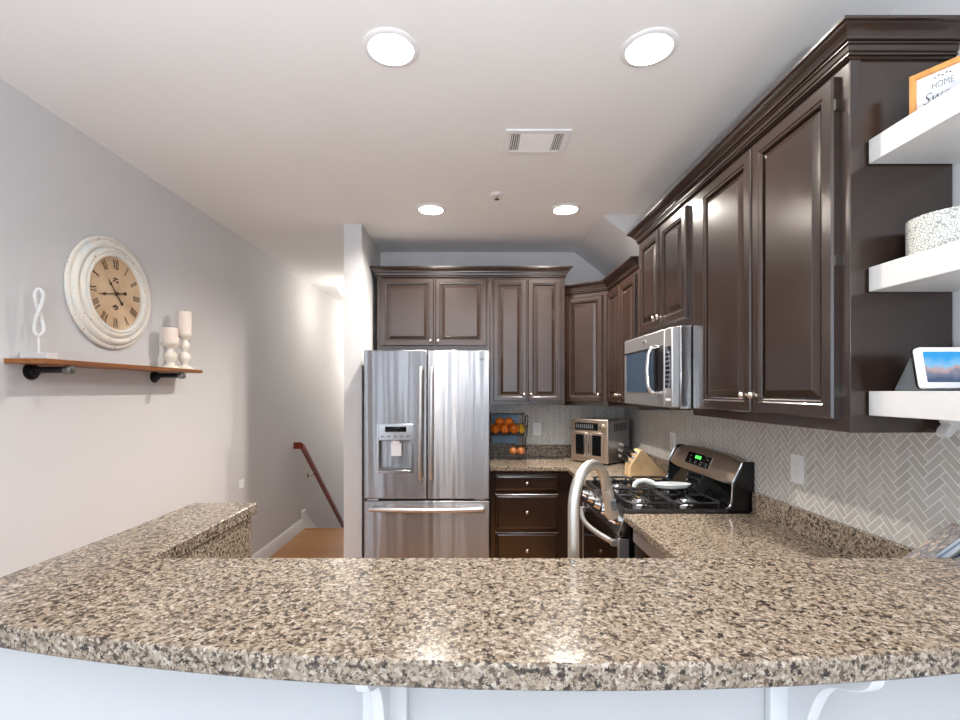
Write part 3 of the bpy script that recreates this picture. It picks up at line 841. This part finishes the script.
for i, (a, b) in enumerate(((.035, W / 2 - .004), (W / 2 + .004, W - .035))):
    bm = nb(); box(bm, a, b, -.010, -.0005, .045, .245); d = lo('door', bm, 'warm_steel', to, bevel=.003)
    g = .062 if i == 0 else .02
    bm = nb(); box(bm, a + (.018 if i == 0 else .032), b - (.032 if i == 0 else .018), -.0125, -.0102, .068, .225); gl = lo('glass', bm, 'black_glass', d)
    hx = b - .014 if i == 0 else a + .014
    bm = nb(); tube(bm, [(hx, -.010, .230), (hx, -.034, .228), (hx, -.034, .062), (hx, -.010, .060)], .0065, 10); lo('handle', bm, 'chrome', d)
for x, y in ((.03, .03), (W - .03, .03), (.03, D - .03), (W - .03, D - .03)):
    bm = nb(); cyl(bm, (x, y, 0), (x, y, .015), .014); lo('foot', bm, 'black', to)
bm = nb()
for k in range(8): box(bm, W - .0042, W - .003, .10 + k * .026, .112 + k * .026, .255, .315)
lo('side_vents', bm, 'black', tb)

# ------------------------------------------------------------------ knife block and knives
kb = thing('knife_block', 'light wood knife block between the range and toaster oven', 'knife block', (1.15, 3.2, .9145))
prof = [(1.040, .9145), (1.292, .9145), (1.128, 1.095), (1.108, 1.092), (1.044, .990)]
bm = nb(); prism(bm, prof, 3.13, 3.24, 'Y'); obj('block', bm, 'block_wood', kb, bevel=.003)
sa = Vector((1.044, 0, .990)); sb = Vector((1.108, 0, 1.092)); sd = (sb - sa).normalized(); kn = Vector((-sd.z, 0, sd.x))
ki = 0
for row, v in enumerate((.022, .056, .092)):
    for j in range(3 if row else 2):
        y = 3.150 + j * .035 + (.018 if not row else 0)
        p = sa + sd * v + Vector((0, y, 0)) + kn * .0012
        ln = .105 if row == 2 else .088 if row == 1 else .072
        k = thing('kitchen_knife', 'black-handled knife with a steel end cap standing in the wood block', 'knife', p, group='knives in the wood block')
        bm = nb(); loft(bm, [[p + sd * a * hw + Vector((0, b * hy, 0)) + kn * h for a, b in ((-1, -1), (1, -1), (1, 1), (-1, 1))] for h, hw, hy in ((.016, .009, .007), (.04, .0085, .007), (ln * .7, .009, .007), (ln, .010, .008))])
        obj('handle', bm, 'knife', k, bevel=.003)
        bm = nb(); loft(bm, [[p + sd * a * .0095 + Vector((0, b * .0075, 0)) + kn * h for a, b in ((-1, -1), (1, -1), (1, 1), (-1, 1))] for h in (0.0, .0155)])
        obj('bolster', bm, 'chrome', k, bevel=.002)
        bm = nb(); loft(bm, [[p + sd * a * .0105 + Vector((0, b * .0083, 0)) + kn * h for a, b in ((-1, -1), (1, -1), (1, 1), (-1, 1))] for h in (ln + .0005, ln + .007)])
        obj('end_cap', bm, 'chrome', k, bevel=.002)

# ------------------------------------------------------------------ wire fruit basket
bx0, bx1, by0, by1 = .145, .445, 3.87, 4.085
fbk = thing('fruit_basket', 'two-tier black wire basket of fruit beside the refrigerator', 'basket', ((bx0 + bx1) / 2, 3.98, .9145))
def tier(z0, z1):
    bm = nb(); r = .0018
    fz = z0 + (z1 - z0) * .55
    def loop(z, g=0.0): tube(bm, [(bx0 - g, by0 - g, z), (bx1 + g, by0 - g, z), (bx1 + g, by1, z), (bx0 - g, by1, z)], r, 6, closed=True)
    loop(z0); 
    tube(bm, [(bx0 + .03, by0 - .005, fz), (bx0 + .012, by0 - .005, fz + .02), (bx0 + .006, by0 - .006, z1), (bx0 - .006, by1, z1), (bx1 + .006, by1, z1), (bx1 - .006, by0 - .006, z1), (bx1 - .012, by0 - .005, fz + .02), (bx1 - .03, by0 - .005, fz)], .0034, 8, closed=True)
    n = 10
    for k in range(n + 1):
        x = bx0 + (bx1 - bx0) * k / n
        tube(bm, [(x, by0 - .004, fz), (x, by0, z0), (x, by1, z0), (x, by1, z1)], r * .8, 6)
    for k in range(1, 5):
        y = by0 + (by1 - by0) * k / 5
        tube(bm, [(bx0, y, z1 - .01), (bx0, y, z0), (bx1, y, z0), (bx1, y, z1 - .01)], r * .8, 6)
    for h in (.33, .66):
        z = z0 + (z1 - z0) * h
        if z < fz: tube(bm, [(bx0, by0 - .002, z), (bx1, by0 - .002, z)], r * .8, 6)
        tube(bm, [(bx0, by0, z), (bx0, by1, z), (bx1, by1, z), (bx1, by0, z)], r * .8, 6)
    t = obj('tier', bm, 'wire', fbk)
    bm = nb(); box(bm, bx0 + .03, bx1 - .05, by1 - .012, by1 - .006, z0 + .088, z0 + .150)
    obj('back_plate', bm, 'blue_panel', t)
tier(.950, 1.100); tier(1.128, 1.285)
bm = nb()
for x in (bx0 + .01, bx1 - .01):
    tube(bm, [(x, by1 + .004, .9165), (x, by1 + .004, 1.30)], .0035, 8)
    tube(bm, [(x, by0 + .01, .9165), (x, by0 + .01, .950)], .0035, 8)
tube(bm, [(bx1 + .008, by0 + .02, 1.285), (bx1 + .014, by0 + .03, 1.26), (bx1 + .004, by0 + .03, 1.10)], .004, 8)
obj('uprights', bm, 'wire', fbk)
def fruit(name, mat, p, r, label, group, sc=(1, 1, .96)):
    f = thing(name, label, name, (p[0], p[1], p[2] - r), group=group)
    bm = nb(); sphere(bm, p, r, sc, 18, 10); obj('peel', bm, mat, f, angle=80)
    bm = nb(); cyl(bm, (p[0], p[1], p[2] + r * sc[2] - .001), (p[0], p[1], p[2] + r * sc[2] + .003), .004, .003, 8); obj('stem', bm, 'onion', f)
    return f
OR = 'orange in the upper tier of the black wire basket'
o0 = fruit('orange', 'orange', (.192, 3.917, 1.1695), .038, OR, 'oranges in the wire basket')
spots = [(.269, 3.915, 1.1695), (.346, 3.917, 1.1695), (.19, 3.996, 1.1695), (.268, 3.993, 1.1695), (.346, 3.996, 1.1695), (.23, 3.955, 1.226), (.308, 3.955, 1.226)]
for s in spots:
    c = copy_tree(o0); c.location = (s[0], s[1], s[2] - .038)
fruit('lemon', 'lemon', (.411, 3.918, 1.166), .030, 'yellow fruit at the right end of the upper basket tier', None, (.85, .9, 1.15))
fruit('lemon', 'lemon', (.411, 3.992, 1.172), .030, 'yellow fruit behind the oranges near the right of the basket', None, (.9, .9, 1.15))
fruit('onion', 'onion', (.338, 3.925, .987), .034, 'tan onion, left of the two in the lower basket tier', None)
fruit('onion', 'onion', (.404, 3.93, .988), .035, 'tan onion, right of the two in the lower basket tier', None)

# ------------------------------------------------------------------ outlets
def outlet(label, p, axis, w=.074, h=.116, rock=True):
    o = thing('wall_outlet', label, 'outlet', p)
    x, y, z = p
    def bx(name, du, dz, uc, zc, d0, d1, mat, par):
        bm = nb()
        if axis == 'R': box(bm, x - d1, x - d0, y + uc - du, y + uc + du, z + zc - dz, z + zc + dz)
        elif axis == 'L': box(bm, x + d0, x + d1, y + uc - du, y + uc + du, z + zc - dz, z + zc + dz)
        else: box(bm, x + uc - du, x + uc + du, y - d1, y - d0, z + zc - dz, z + zc + dz)
        return obj(name, bm, mat, par, bevel=.0015)
    pl = bx('plate', w / 2, h / 2, 0, 0, .0004, .006, 'plastic', o)
    if rock:
        for s in (-1, 1):
            r = bx('receptacle', .016, .014, 0, s * .02, .0062, .0078, 'white', pl)
outlet('white outlet on the side tiles nearest the viewer, above the granite', (WX, 1.931, 1.169), 'R')
outlet('white outlet on the side tiles behind the range backguard', (WX, 3.135, 1.153), 'R')
outlet('white outlet on the back tiles between basket and toaster oven', (.567, WYB, 1.15), 'B', .070, .112)
outlet('tiny white wall plate low on the left wall past the granite ledge', (XL, 3.74, .752), 'L', .07, .068, False)

# ------------------------------------------------------------------ ceiling fittings
for (x, y), cpow, lb in zip(CANS, CAN_POWER, ('recessed ceiling light, near one on the left', 'recessed ceiling light, near one on the right', 'recessed ceiling light, far one on the left', 'recessed ceiling light, far one by the corner bulkhead')):
    l = thing('recessed_light', lb, 'ceiling light', (x, y, ZC))
    bm = nb(); lathe(bm, [(.077, .0), (.097, -.0005), (.097, -.004), (.090, -.0075), (.078, -.007), (.074, -.002), (.074, .0)], (x, y, ZC), 'Z', 40, True); obj('trim_ring', bm, 'white', l)
    bm = nb(); lathe(bm, [(.0755, -.004), (.0755, .002), (.072, .03), (.068, .062), (.064, .088), (.066, .088), (.070, .062), (.0745, .03), (.0772, .002), (.0772, -.003)], (x, y, ZC), 'Z', 40, True); obj('baffle', bm, 'baffle', l)
    bm = nb(); lathe(bm, [(.056, .050), (.055, .036), (.040, .032), (.0, .031)], (x, y, ZC), 'Z', 32); obj('lamp', bm, 'lamp', l)
    area('can_lamp', (x, y, ZC + .028), (0, 0, 0), .10, .10, cpow, CAN_COLOR, 'DISK', 2.9)
vt = thing('air_vent', 'white rectangular air vent in the ceiling', 'vent', (.307, 2.29, ZC))
vx0, vx1, vy0, vy1 = .155, .460, 2.18, 2.40
bm = nb()
zt_, zb_ = ZC - .001, ZC - .009
box(bm, vx0, vx0 + .03, vy0, vy1, zb_, zt_); box(bm, vx1 - .03, vx1, vy0, vy1, zb_, zt_); box(bm, vx0 + .03, vx1 - .03, vy0, vy0 + .03, zb_, zt_); box(bm, vx0 + .03, vx1 - .03, vy1 - .03, vy1, zb_, zt_)
obj('frame', bm, 'white', vt, bevel=.002)
bm = nb(); box(bm, vx0 + .03, vx1 - .03, vy0 + .03, vy1 - .03, ZC - .002, ZC - .001); obj('backing', bm, 'grey_plastic', vt)
bm = nb()
for k in range(8):
    y = vy0 + .038 + k * .0195; prism(bm, [(y, ZC - .003), (y + .004, ZC - .003), (y + .014, ZC - .008), (y + .010, ZC - .008)], vx0 + .075, vx1 - .075, 'X')
for side_ in (0, 1):
    for k in range(4):
        x = (vx0 + .034 + k * .010) if side_ == 0 else (vx1 - .038 - k * .010)
        box(bm, x, x + .004, vy0 + .034, vy1 - .034, ZC - .008, ZC - .003)
box(bm, vx0 + .071, vx0 + .075, vy0 + .03, vy1 - .03, ZC - .008, ZC - .003); box(bm, vx1 - .075, vx1 - .071, vy0 + .03, vy1 - .03, ZC - .008, ZC - .003)
obj('louvers', bm, 'white', vt)
sp = thing('sprinkler', 'small fire sprinkler head on the ceiling behind the vent', 'sprinkler', (.153, 2.91, ZC))
bm = nb(); lathe(bm, [(.040, -.0005), (.040, -.005), (.030, -.010), (.012, -.012), (.0, -.012)], (.153, 2.91, ZC), 'Z', 28); obj('escutcheon', bm, 'white', sp)
bm = nb(); cyl(bm, (.153, 2.91, ZC - .012), (.153, 2.91, ZC - .030), .007); lathe(bm, [(.016, -.030), (.016, -.033), (.0, -.034)], (.153, 2.91, ZC), 'Z', 18); obj('head', bm, 'nickel', sp)
def hall_light(y, label, power):
    x = -1.355
    hl = thing('hall_light', label, 'ceiling light', (x, y, ZC))
    bm = nb(); lathe(bm, [(.06, -.0005), (.06, -.015), (.012, -.02), (.012, -.06), (.0, -.06)], (x, y, ZC), 'Z', 24); obj('stem', bm, 'nickel', hl)
    bm = nb(); lathe(bm, [(.0, -.062), (.12, -.062), (.135, -.075), (.130, -.10), (.105, -.135), (.06, -.162), (.0, -.172)], (x, y, ZC), 'Z', 32); obj('dome', bm, 'dome', hl)
    pd = bpy.data.lights.new('hall_lamp', 'POINT'); pd.energy = power; pd.color = (1, .90, .78); pd.shadow_soft_size = .12
    po = bpy.data.objects.new('hall_lamp', pd); COL.objects.link(po); po.location = (x, y, ZC - .32)
hall_light(5.28, 'glowing dome ceiling light at the head of the stairs', HALL_POWER)
hall_light(7.4, 'added dome light, unseen behind the hall wall, brightening the stair hall', HALL_POWER * 9)  # hidden extra fixture, put in to lift the far hall walls

# ------------------------------------------------------------------ left wall: clock, shelf and what stands on it
ck = thing('wall_clock', 'large round distressed cream wall clock with roman numerals', 'clock', (XL + .001, 2.385, 1.973))
bm = nb(); cc = (XL + .001, 2.385, 1.973)
lathe(bm, [(.1805, .004), (.274, 0.0), (.279, .005), (.279, .012), (.272, .018), (.264, .019), (.262, .015), (.259, .016), (.256, .026), (.246, .035), (.236, .037), (.228, .032), (.226, .027), (.223, .028), (.220, .036), (.212, .043), (.205, .044), (.202, .039), (.199, .039), (.196, .045), (.190, .047), (.183, .044), (.1805, .036)], cc, 'X', 72, True)
obj('frame', bm, 'clock_frame', ck, angle=50)
bm = nb(); lathe(bm, [(.1800, .018), (.1800, .026), (.0, .0261)], cc, 'X', 64); obj('dial', bm, 'dial', ck)
def on_dial(bm_, a, r, h, rot=True):
    """lay a flat text bmesh (x right, y up) on the dial at clock angle a and radius r"""
    m = Matrix(((0, 0, 1), (1, 0, 0), (0, 1, 0))).to_4x4()                 # x->y, y->z, z->x
    rt = Matrix.Rotation(-a, 4, 'Z') if rot else Matrix.Identity(4)
    pos = Vector((cc[0] + h, cc[1] + r * math.sin(a), cc[2] + r * math.cos(a)))
    xform(bm_, Matrix.Translation(pos) @ m @ rt)
    return bm_
bm = nb()
def numeral(s):
    """roman numeral out of tapered strokes, 1 unit tall"""
    b = nb(); adv = {'I': .20, 'V': .46, 'X': .46}; tot = sum(adv[c] for c in s); x = -tot / 2
    def q(p, w0):
        (x0, y0), (x1, y1) = p
        loft(b, [[(x0 - w0, y0, h), (x0 + w0, y0, h), (x1 + w0, y1, h), (x1 - w0, y1, h)] for h in (0, .0008)])
    for c in s:
        m = x + adv[c] / 2
        if c == 'I': q(((m, -.5), (m, .5)), .05); q(((m, -.5), (m, -.46)), .085); q(((m, .46), (m, .5)), .085)
        if c == 'V': q(((m - .14, .5), (m, -.5)), .055); q(((m + .15, .5), (m + .02, -.5)), .022)
        if c == 'X': q(((m - .14, .5), (m + .14, -.5)), .055); q(((m + .15, .5), (m - .15, -.5)), .022)
        x += adv[c]
    return b
for i, s in enumerate(('XII', 'I', 'II', 'III', 'IIII', 'V', 'VI', 'VII', 'VIII', 'IX', 'X', 'XI')):
    b = numeral(s)
    for v in b.verts: v.co.x *= .046; v.co.y *= .046
    join(bm, on_dial(b, 2 * PI * i / 12, .146, .0262))
obj('numerals', bm, 'ink_brown', ck, smooth=False)
bm = nb()
for dy, dz, w, h in ((0, .075, .022, .006), (-.01, .063, .012, .006), (.012, .060, .010, .007), (0, -.062, .018, .008), (-.012, -.068, .010, .005), (.012, -.070, .008, .006), (0, -.078, .012, .005)):
    b = nb(); prism(b, [(-w, 0), (0, -h), (w, 0), (0, h)], 0, .0006)
    xform(b, Matrix.Translation((cc[0] + .0262, cc[1] + dy, cc[2] + dz)) @ Matrix(((0, 0, 1), (1, 0, 0), (0, 1, 0))).to_4x4()); join(bm, b)
obj('ornament', bm, 'ink_brown', ck, smooth=False)
def hand(name, a, L, w, h):
    b = nb(); prism(b, [(-w, -.06), (w, -.06), (w * .6, L * .55), (w * 2.2, L * .66), (w * .8, L * .75), (0, L), (-w * .8, L * .75), (-w * 2.2, L * .66), (-w * .6, L * .55)], 0, .0015)
    cyl(b, (0, -.058, 0), (0, -.058, .0015), .009, seg=14)
    on_dial(b, a, 0, h); obj(name, b, 'ink_brown', ck, smooth=False)
hand('hour_hand', math.radians(-40), .085, .004, .030)
hand('minute_hand', math.radians(-101), .125, .0035, .033)
bm = nb(); cyl(bm, (cc[0] + .0262, cc[1], cc[2]), (cc[0] + .038, cc[1], cc[2]), .009, seg=16); obj('hub', bm, 'ink_brown', ck)

ST = 1.613
sh = thing('wall_shelf', 'brown wood plank shelf on black pipe brackets below the clock', 'shelf', (XL, 2.4, 1.593))
bm = nb(); box(bm, XL + .0005, -1.655, 1.841, 2.92, 1.593, ST); obj('board', bm, 'shelf_wood', sh, bevel=.002)
for y in (1.955, 2.714):
    bm = nb(); z = 1.573
    tube(bm, [(XL + .012, y, z), (-1.668, y, z)], .0135, 16)
    br = obj('pipe', bm, 'pipe', sh)
    bm = nb(); lathe(bm, [(.036, .0005), (.036, .006), (.020, .010), (.019, .026), (.0, .0262)], (XL, y, z - .006), 'X', 24); obj('flange', bm, 'pipe', br)
    bm = nb(); lathe(bm, [(.0155, 0), (.0190, .001), (.0195, .022), (.016, .030), (.0, .033)], (-1.672, y, z), 'X', 20); obj('end_cap', bm, 'cap', br)
sc_ = thing('figurine', 'white infinity-loop ornament on a block at the near end of the plank shelf', 'ornament', (-1.755, 1.925, ST + .0005))
bm = nb(); box(bm, -1.812, -1.700, 1.900, 1.950, ST + .0005, ST + .027); obj('base', bm, 'shelf_white', sc_, bevel=.002)
bm = nb(); cyl(bm, (-1.755, 1.925, ST + .0272), (-1.755, 1.925, ST + .098), .0042, seg=12); obj('stem', bm, 'shelf_white', sc_)
bm = nb(); pts = []
for k in range(48):
    t = 2 * PI * k / 48
    u = .0135 * math.sin(2 * t); w_ = .010 * math.sin(t)
    pts.append((-1.755 + u * .8 - w_ * .6, 1.925 + u * .6 + w_ * .8, ST + .098 + .094 - .094 * math.cos(t)))
tube(bm, pts, .0068, 10, closed=True); obj('loop', bm, 'shelf_white', sc_)
def candle(x, y, label, prof, plate_r, base_h, cr, ch, kz):
    prof = [(r, h * kz) for r, h in prof]; base_h *= kz
    c = thing('candlestick', label + ' at the far end of the plank shelf', 'candlestick', (x, y, ST + .0005))
    bm = nb(); lathe(bm, prof, (x, y, ST + .0005), 'Z', 28); obj('holder', bm, 'cream', c, angle=60)
    z = ST + .0005 + base_h
    k = thing('candle', 'pale pillar candle on the ' + label.split(' cream')[0] + ' candlestick', 'candle', (x, y, z + .0005))
    bm = nb(); lathe(bm, [(cr, 0), (cr, ch - .003), (cr - .003, ch), (cr * .6, ch - .003), (0, ch - .004)], (x, y, z + .0005), 'Z', 28); obj('wax', bm, 'wax', k)
    bm = nb(); cyl(bm, (x, y, z + ch - .005), (x, y, z + ch + .008), .0012, seg=8); obj('wick', bm, 'ink', k)
candle(-1.738, 2.735, 'shorter cream candlestick', [(.050, 0), (.050, .006), (.040, .012), (.024, .018), (.020, .030), (.026, .036), (.034, .050), (.036, .062), (.030, .074), (.018, .082), (.016, .094), (.022, .100), (.046, .110), (.048, .122), (.0, .122)], .05, .122, .041, .085, 1.22)
candle(-1.722, 2.845, 'taller cream candlestick', [(.046, 0), (.046, .006), (.036, .012), (.018, .018), (.016, .026), (.028, .040), (.034, .056), (.028, .074), (.014, .084), (.018, .094), (.029, .108), (.026, .124), (.014, .136), (.016, .146), (.040, .156), (.042, .170), (.0, .170)], .042, .170, .036, .134, 1.25)

# ------------------------------------------------------------------ stair handrail
hr = thing('handrail', 'reddish wood handrail descending along the left wall of the stairs', 'handrail', (-1.75, 4.75, .9))
bm = nb(); xr = -1.752
pr = [(-.022, -.03), (.022, -.03), (.024, .0), (.020, .022), (.0, .03), (-.020, .022), (-.024, 0)]
path = [(4.86, .925), (4.93, .895), (6.6, -.46)]
rings = []
for i, (y, z) in enumerate(path):
    rings.append([(xr + a, y, z + b) for a, b in pr])
loft(bm, rings); obj('rail', bm, 'rail_wood', hr, bevel=.002)
bm = nb(); box(bm, XL + .001, xr, 4.835, 4.859, .89, .957); obj('return', bm, 'rail_wood', hr)
for y, z in ((5.25, .635), (6.5, -.378)):
    bm = nb(); tube(bm, [(XL + .002, y, z - .09), (XL + .03, y, z - .10), (xr, y, z - .075), (xr, y, z - .034)], .006, 8); lathe(bm, [(.025, .0005), (.025, .006), (.0, .008)], (XL, y, z - .09), 'X', 16)
    obj('bracket', bm, 'nickel', hr)

# ------------------------------------------------------------------ white floating shelves on the right and what stands on them
SX0, SY0, SY1 = 1.088, .62, 1.303
for z0, z1, lb in ((2.110, 2.175, 'topmost thick white floating shelf beside the dark cabinet'), (1.759, 1.826, 'middle thick white floating shelf beside the dark cabinet'), (1.420, 1.487, 'lowest thick white floating shelf beside the dark cabinet')):
    bm = nb(); box(bm, SX0, XR - .0005, SY0, SY1, z0, z1)
    tag(obj('floating_shelf', bm, 'shelf_white', bevel=.0015), lb, 'shelf')
bm = nb(); prism(bm, [(1.325, 1.419), (1.262, 1.419), (1.262, 1.405), (1.268, 1.398), (1.258, 1.388), (1.252, 1.372), (1.260, 1.362), (1.270, 1.368), (1.285, 1.385), (1.31, 1.37), (1.325, 1.36)], 1.255, 1.285, 'Y')
tag(obj('shelf_bracket', bm, 'shelf_white', bevel=.002), 'small white scroll bracket under the lowest white shelf', 'bracket')
# picture frame
fdv = Vector((.05, -.082, 0)).normalized(); FW, FH = .125, .138
pf = thing('picture_frame', 'small wood-framed HOME sign on the topmost white shelf', 'picture frame', (1.15, 1.25, 2.1755), math.atan2(fdv.y, fdv.x))
def pic(a, b, c_, d_, z0, z1): bm_ = nb(); box(bm_, a, b, c_, d_, z0, z1); return bm_
bm = nb(); t_ = .013
box(bm, 0, t_, 0, .022, 0, FH); box(bm, FW - t_, FW, 0, .022, 0, FH); box(bm, t_, FW - t_, 0, .022, 0, t_); box(bm, t_, FW - t_, 0, .022, FH - t_, FH)
lo('frame', bm, 'frame_wood', pf, bevel=.001)
lo('print', pic(t_, FW - t_, .010, .016, t_, FH - t_), 'paper', pf)
bm = nb()
T3 = Matrix(((1, 0, 0), (0, 0, -1), (0, 1, 0))).to_4x4()
for s, size, x, z, shr, sx in (('HOME', .024, .0625, .092, 0, .62), ('Sweet', .040, .062, .064, .35, .78), ('HOME', .022, .0625, .032, 0, .62)):
    b = text_bm(s, size, shr, sx); xform(b, Matrix.Translation((x, .0095, z)) @ T3); join(bm, b)
for k in range(5):
    b = nb(); prism(b, [(-.003, 0), (0, -.0018), (.003, 0), (0, .0018)], 0, .0005); xform(b, Matrix.Translation((.048 + k * .0072, .0095, .112 + (k % 2) * .003)) @ T3 @ Matrix.Rotation(.5 if k % 2 else -.3, 4, 'Z')); join(bm, b)
lo('lettering', bm, 'ink', pf, smooth=False)
# planter
pl = thing('planter', 'round white planter with an all-over dash pattern on the middle white shelf', 'planter', (1.212, 1.195, 1.8265))
bm = nb(); lathe(bm, [(.084, 0), (.0895, .006), (.0905, .095), (.090, .1), (.084, .1), (.083, .012), (.0, .010)], (1.212, 1.195, 1.8265), 'Z', 48); obj('pot', bm, 'planter', pl)
# smart display
sd_ = thing('smart_display', 'small white tablet display with a lit photo on the lowest white shelf', 'display', (1.204, 1.17, 1.4875), -.04)
def tilt(bm): xform(bm, Matrix.Rotation(-.18, 4, 'X')); return bm
def rrect(w, z0, z1, r):
    p = []
    for cx, cz, a0 in ((w - r, z1 - r, 0), (-w + r, z1 - r, PI / 2), (-w + r, z0 + r, PI), (w - r, z0 + r, 1.5 * PI)):
        p += [(cx + r * math.cos(a0 + PI / 2 * k / 5), cz + r * math.sin(a0 + PI / 2 * k / 5)) for k in range(6)]
    return p
bm = nb(); prism(bm, rrect(.094, .006, .110, .010), -.006, .006, 'Y'); bd = lo('body', tilt(bm), 'plastic', sd_, bevel=.001)
bm = nb(); prism(bm, rrect(.0945, .0055, .1105, .010), .0065, .012, 'Y'); lo('back_shell', tilt(bm), 'black', sd_)
bm = nb(); prism(bm, rrect(.081, .021, .098, .002), -.0075, -.0062, 'Y'); lo('screen', tilt(bm), 'screen', bd)
bm = nb(); prism(bm, [(-.006, .0), (.085, .0), (.085, .006), (.038, .085), (.031, .085), (.0145, .005), (-.006, .004)], -.088, .085, 'X'); lo('base', bm, 'grey_plastic', sd_, bevel=.003)
# leaning books on the worktop at the far right
bk_dir = Vector((.82, 0, .573)); bk_n = Vector((-.573, 0, .82))
def leaning_book(label, p, L, T, y0, y1, cover, group):
    b = thing('book', label, 'book', p)
    P0 = Vector(p)
    def slab(a0, a1, h0, h1, ya, yb):
        bm_ = nb(); loft(bm_, [[P0 + bk_dir * a + bk_n * h + Vector((0, y - p[1], 0)) for a, h in ((a0, h0), (a1, h0), (a1, h1), (a0, h1))] for y in (ya, yb)]); return bm_
    obj('cover', slab(0, L, T - .003, T, y0, y1), cover, b); obj('cover', slab(0, L, 0, .003, y0, y1), cover, b); obj('spine', slab(-.003, 0, 0, T, y0, y1), cover, b)
    obj('pages', slab(.001, L - .004, .0034, T - .0034, y0 + .004, y1 - .003), 'stripes', b)
leaning_book('thicker book with a marbled cover leaning against the tiles at far right', (1.050, 1.26, .925), .315, .034, 1.225, 1.275, 'marble_cover', None)
leaning_book('slim pale book under the marbled one at far right', (1.0865, 1.26, .9262), .27, .018, 1.222, 1.272, 'navy', None)

# ------------------------------------------------------------------ unseen uplighter added behind the camera as ceiling fill
tl = thing('added_uplighter', 'unseen white uplighter added behind the camera to brighten the ceiling', 'lamp', (-.10, -1.20, .0125))
bm = nb(); lathe(bm, [(.14, 0), (.14, .012), (.03, .025), (.0, .026)], (-.10, -1.20, .0125), 'Z', 32); obj('base', bm, 'white', tl)
bm = nb(); cyl(bm, (-.10, -1.20, .038), (-.10, -1.20, 1.10), .012, seg=16); obj('pole', bm, 'white', tl)
bm = nb(); lathe(bm, [(.012, 1.101), (.06, 1.11), (.12, 1.15), (.155, 1.21), (.150, 1.21), (.115, 1.156), (.06, 1.12), (.0, 1.115)], (-.10, -1.20, 0), 'Z', 36); obj('shade', bm, 'white', tl)
area('ceiling_fill_lamp', (-.10, -1.20, 1.205), (PI, 0, 0), .24, .24, CEILING_FILL_POWER, (0.97, 0.985, 1.0), 'DISK')
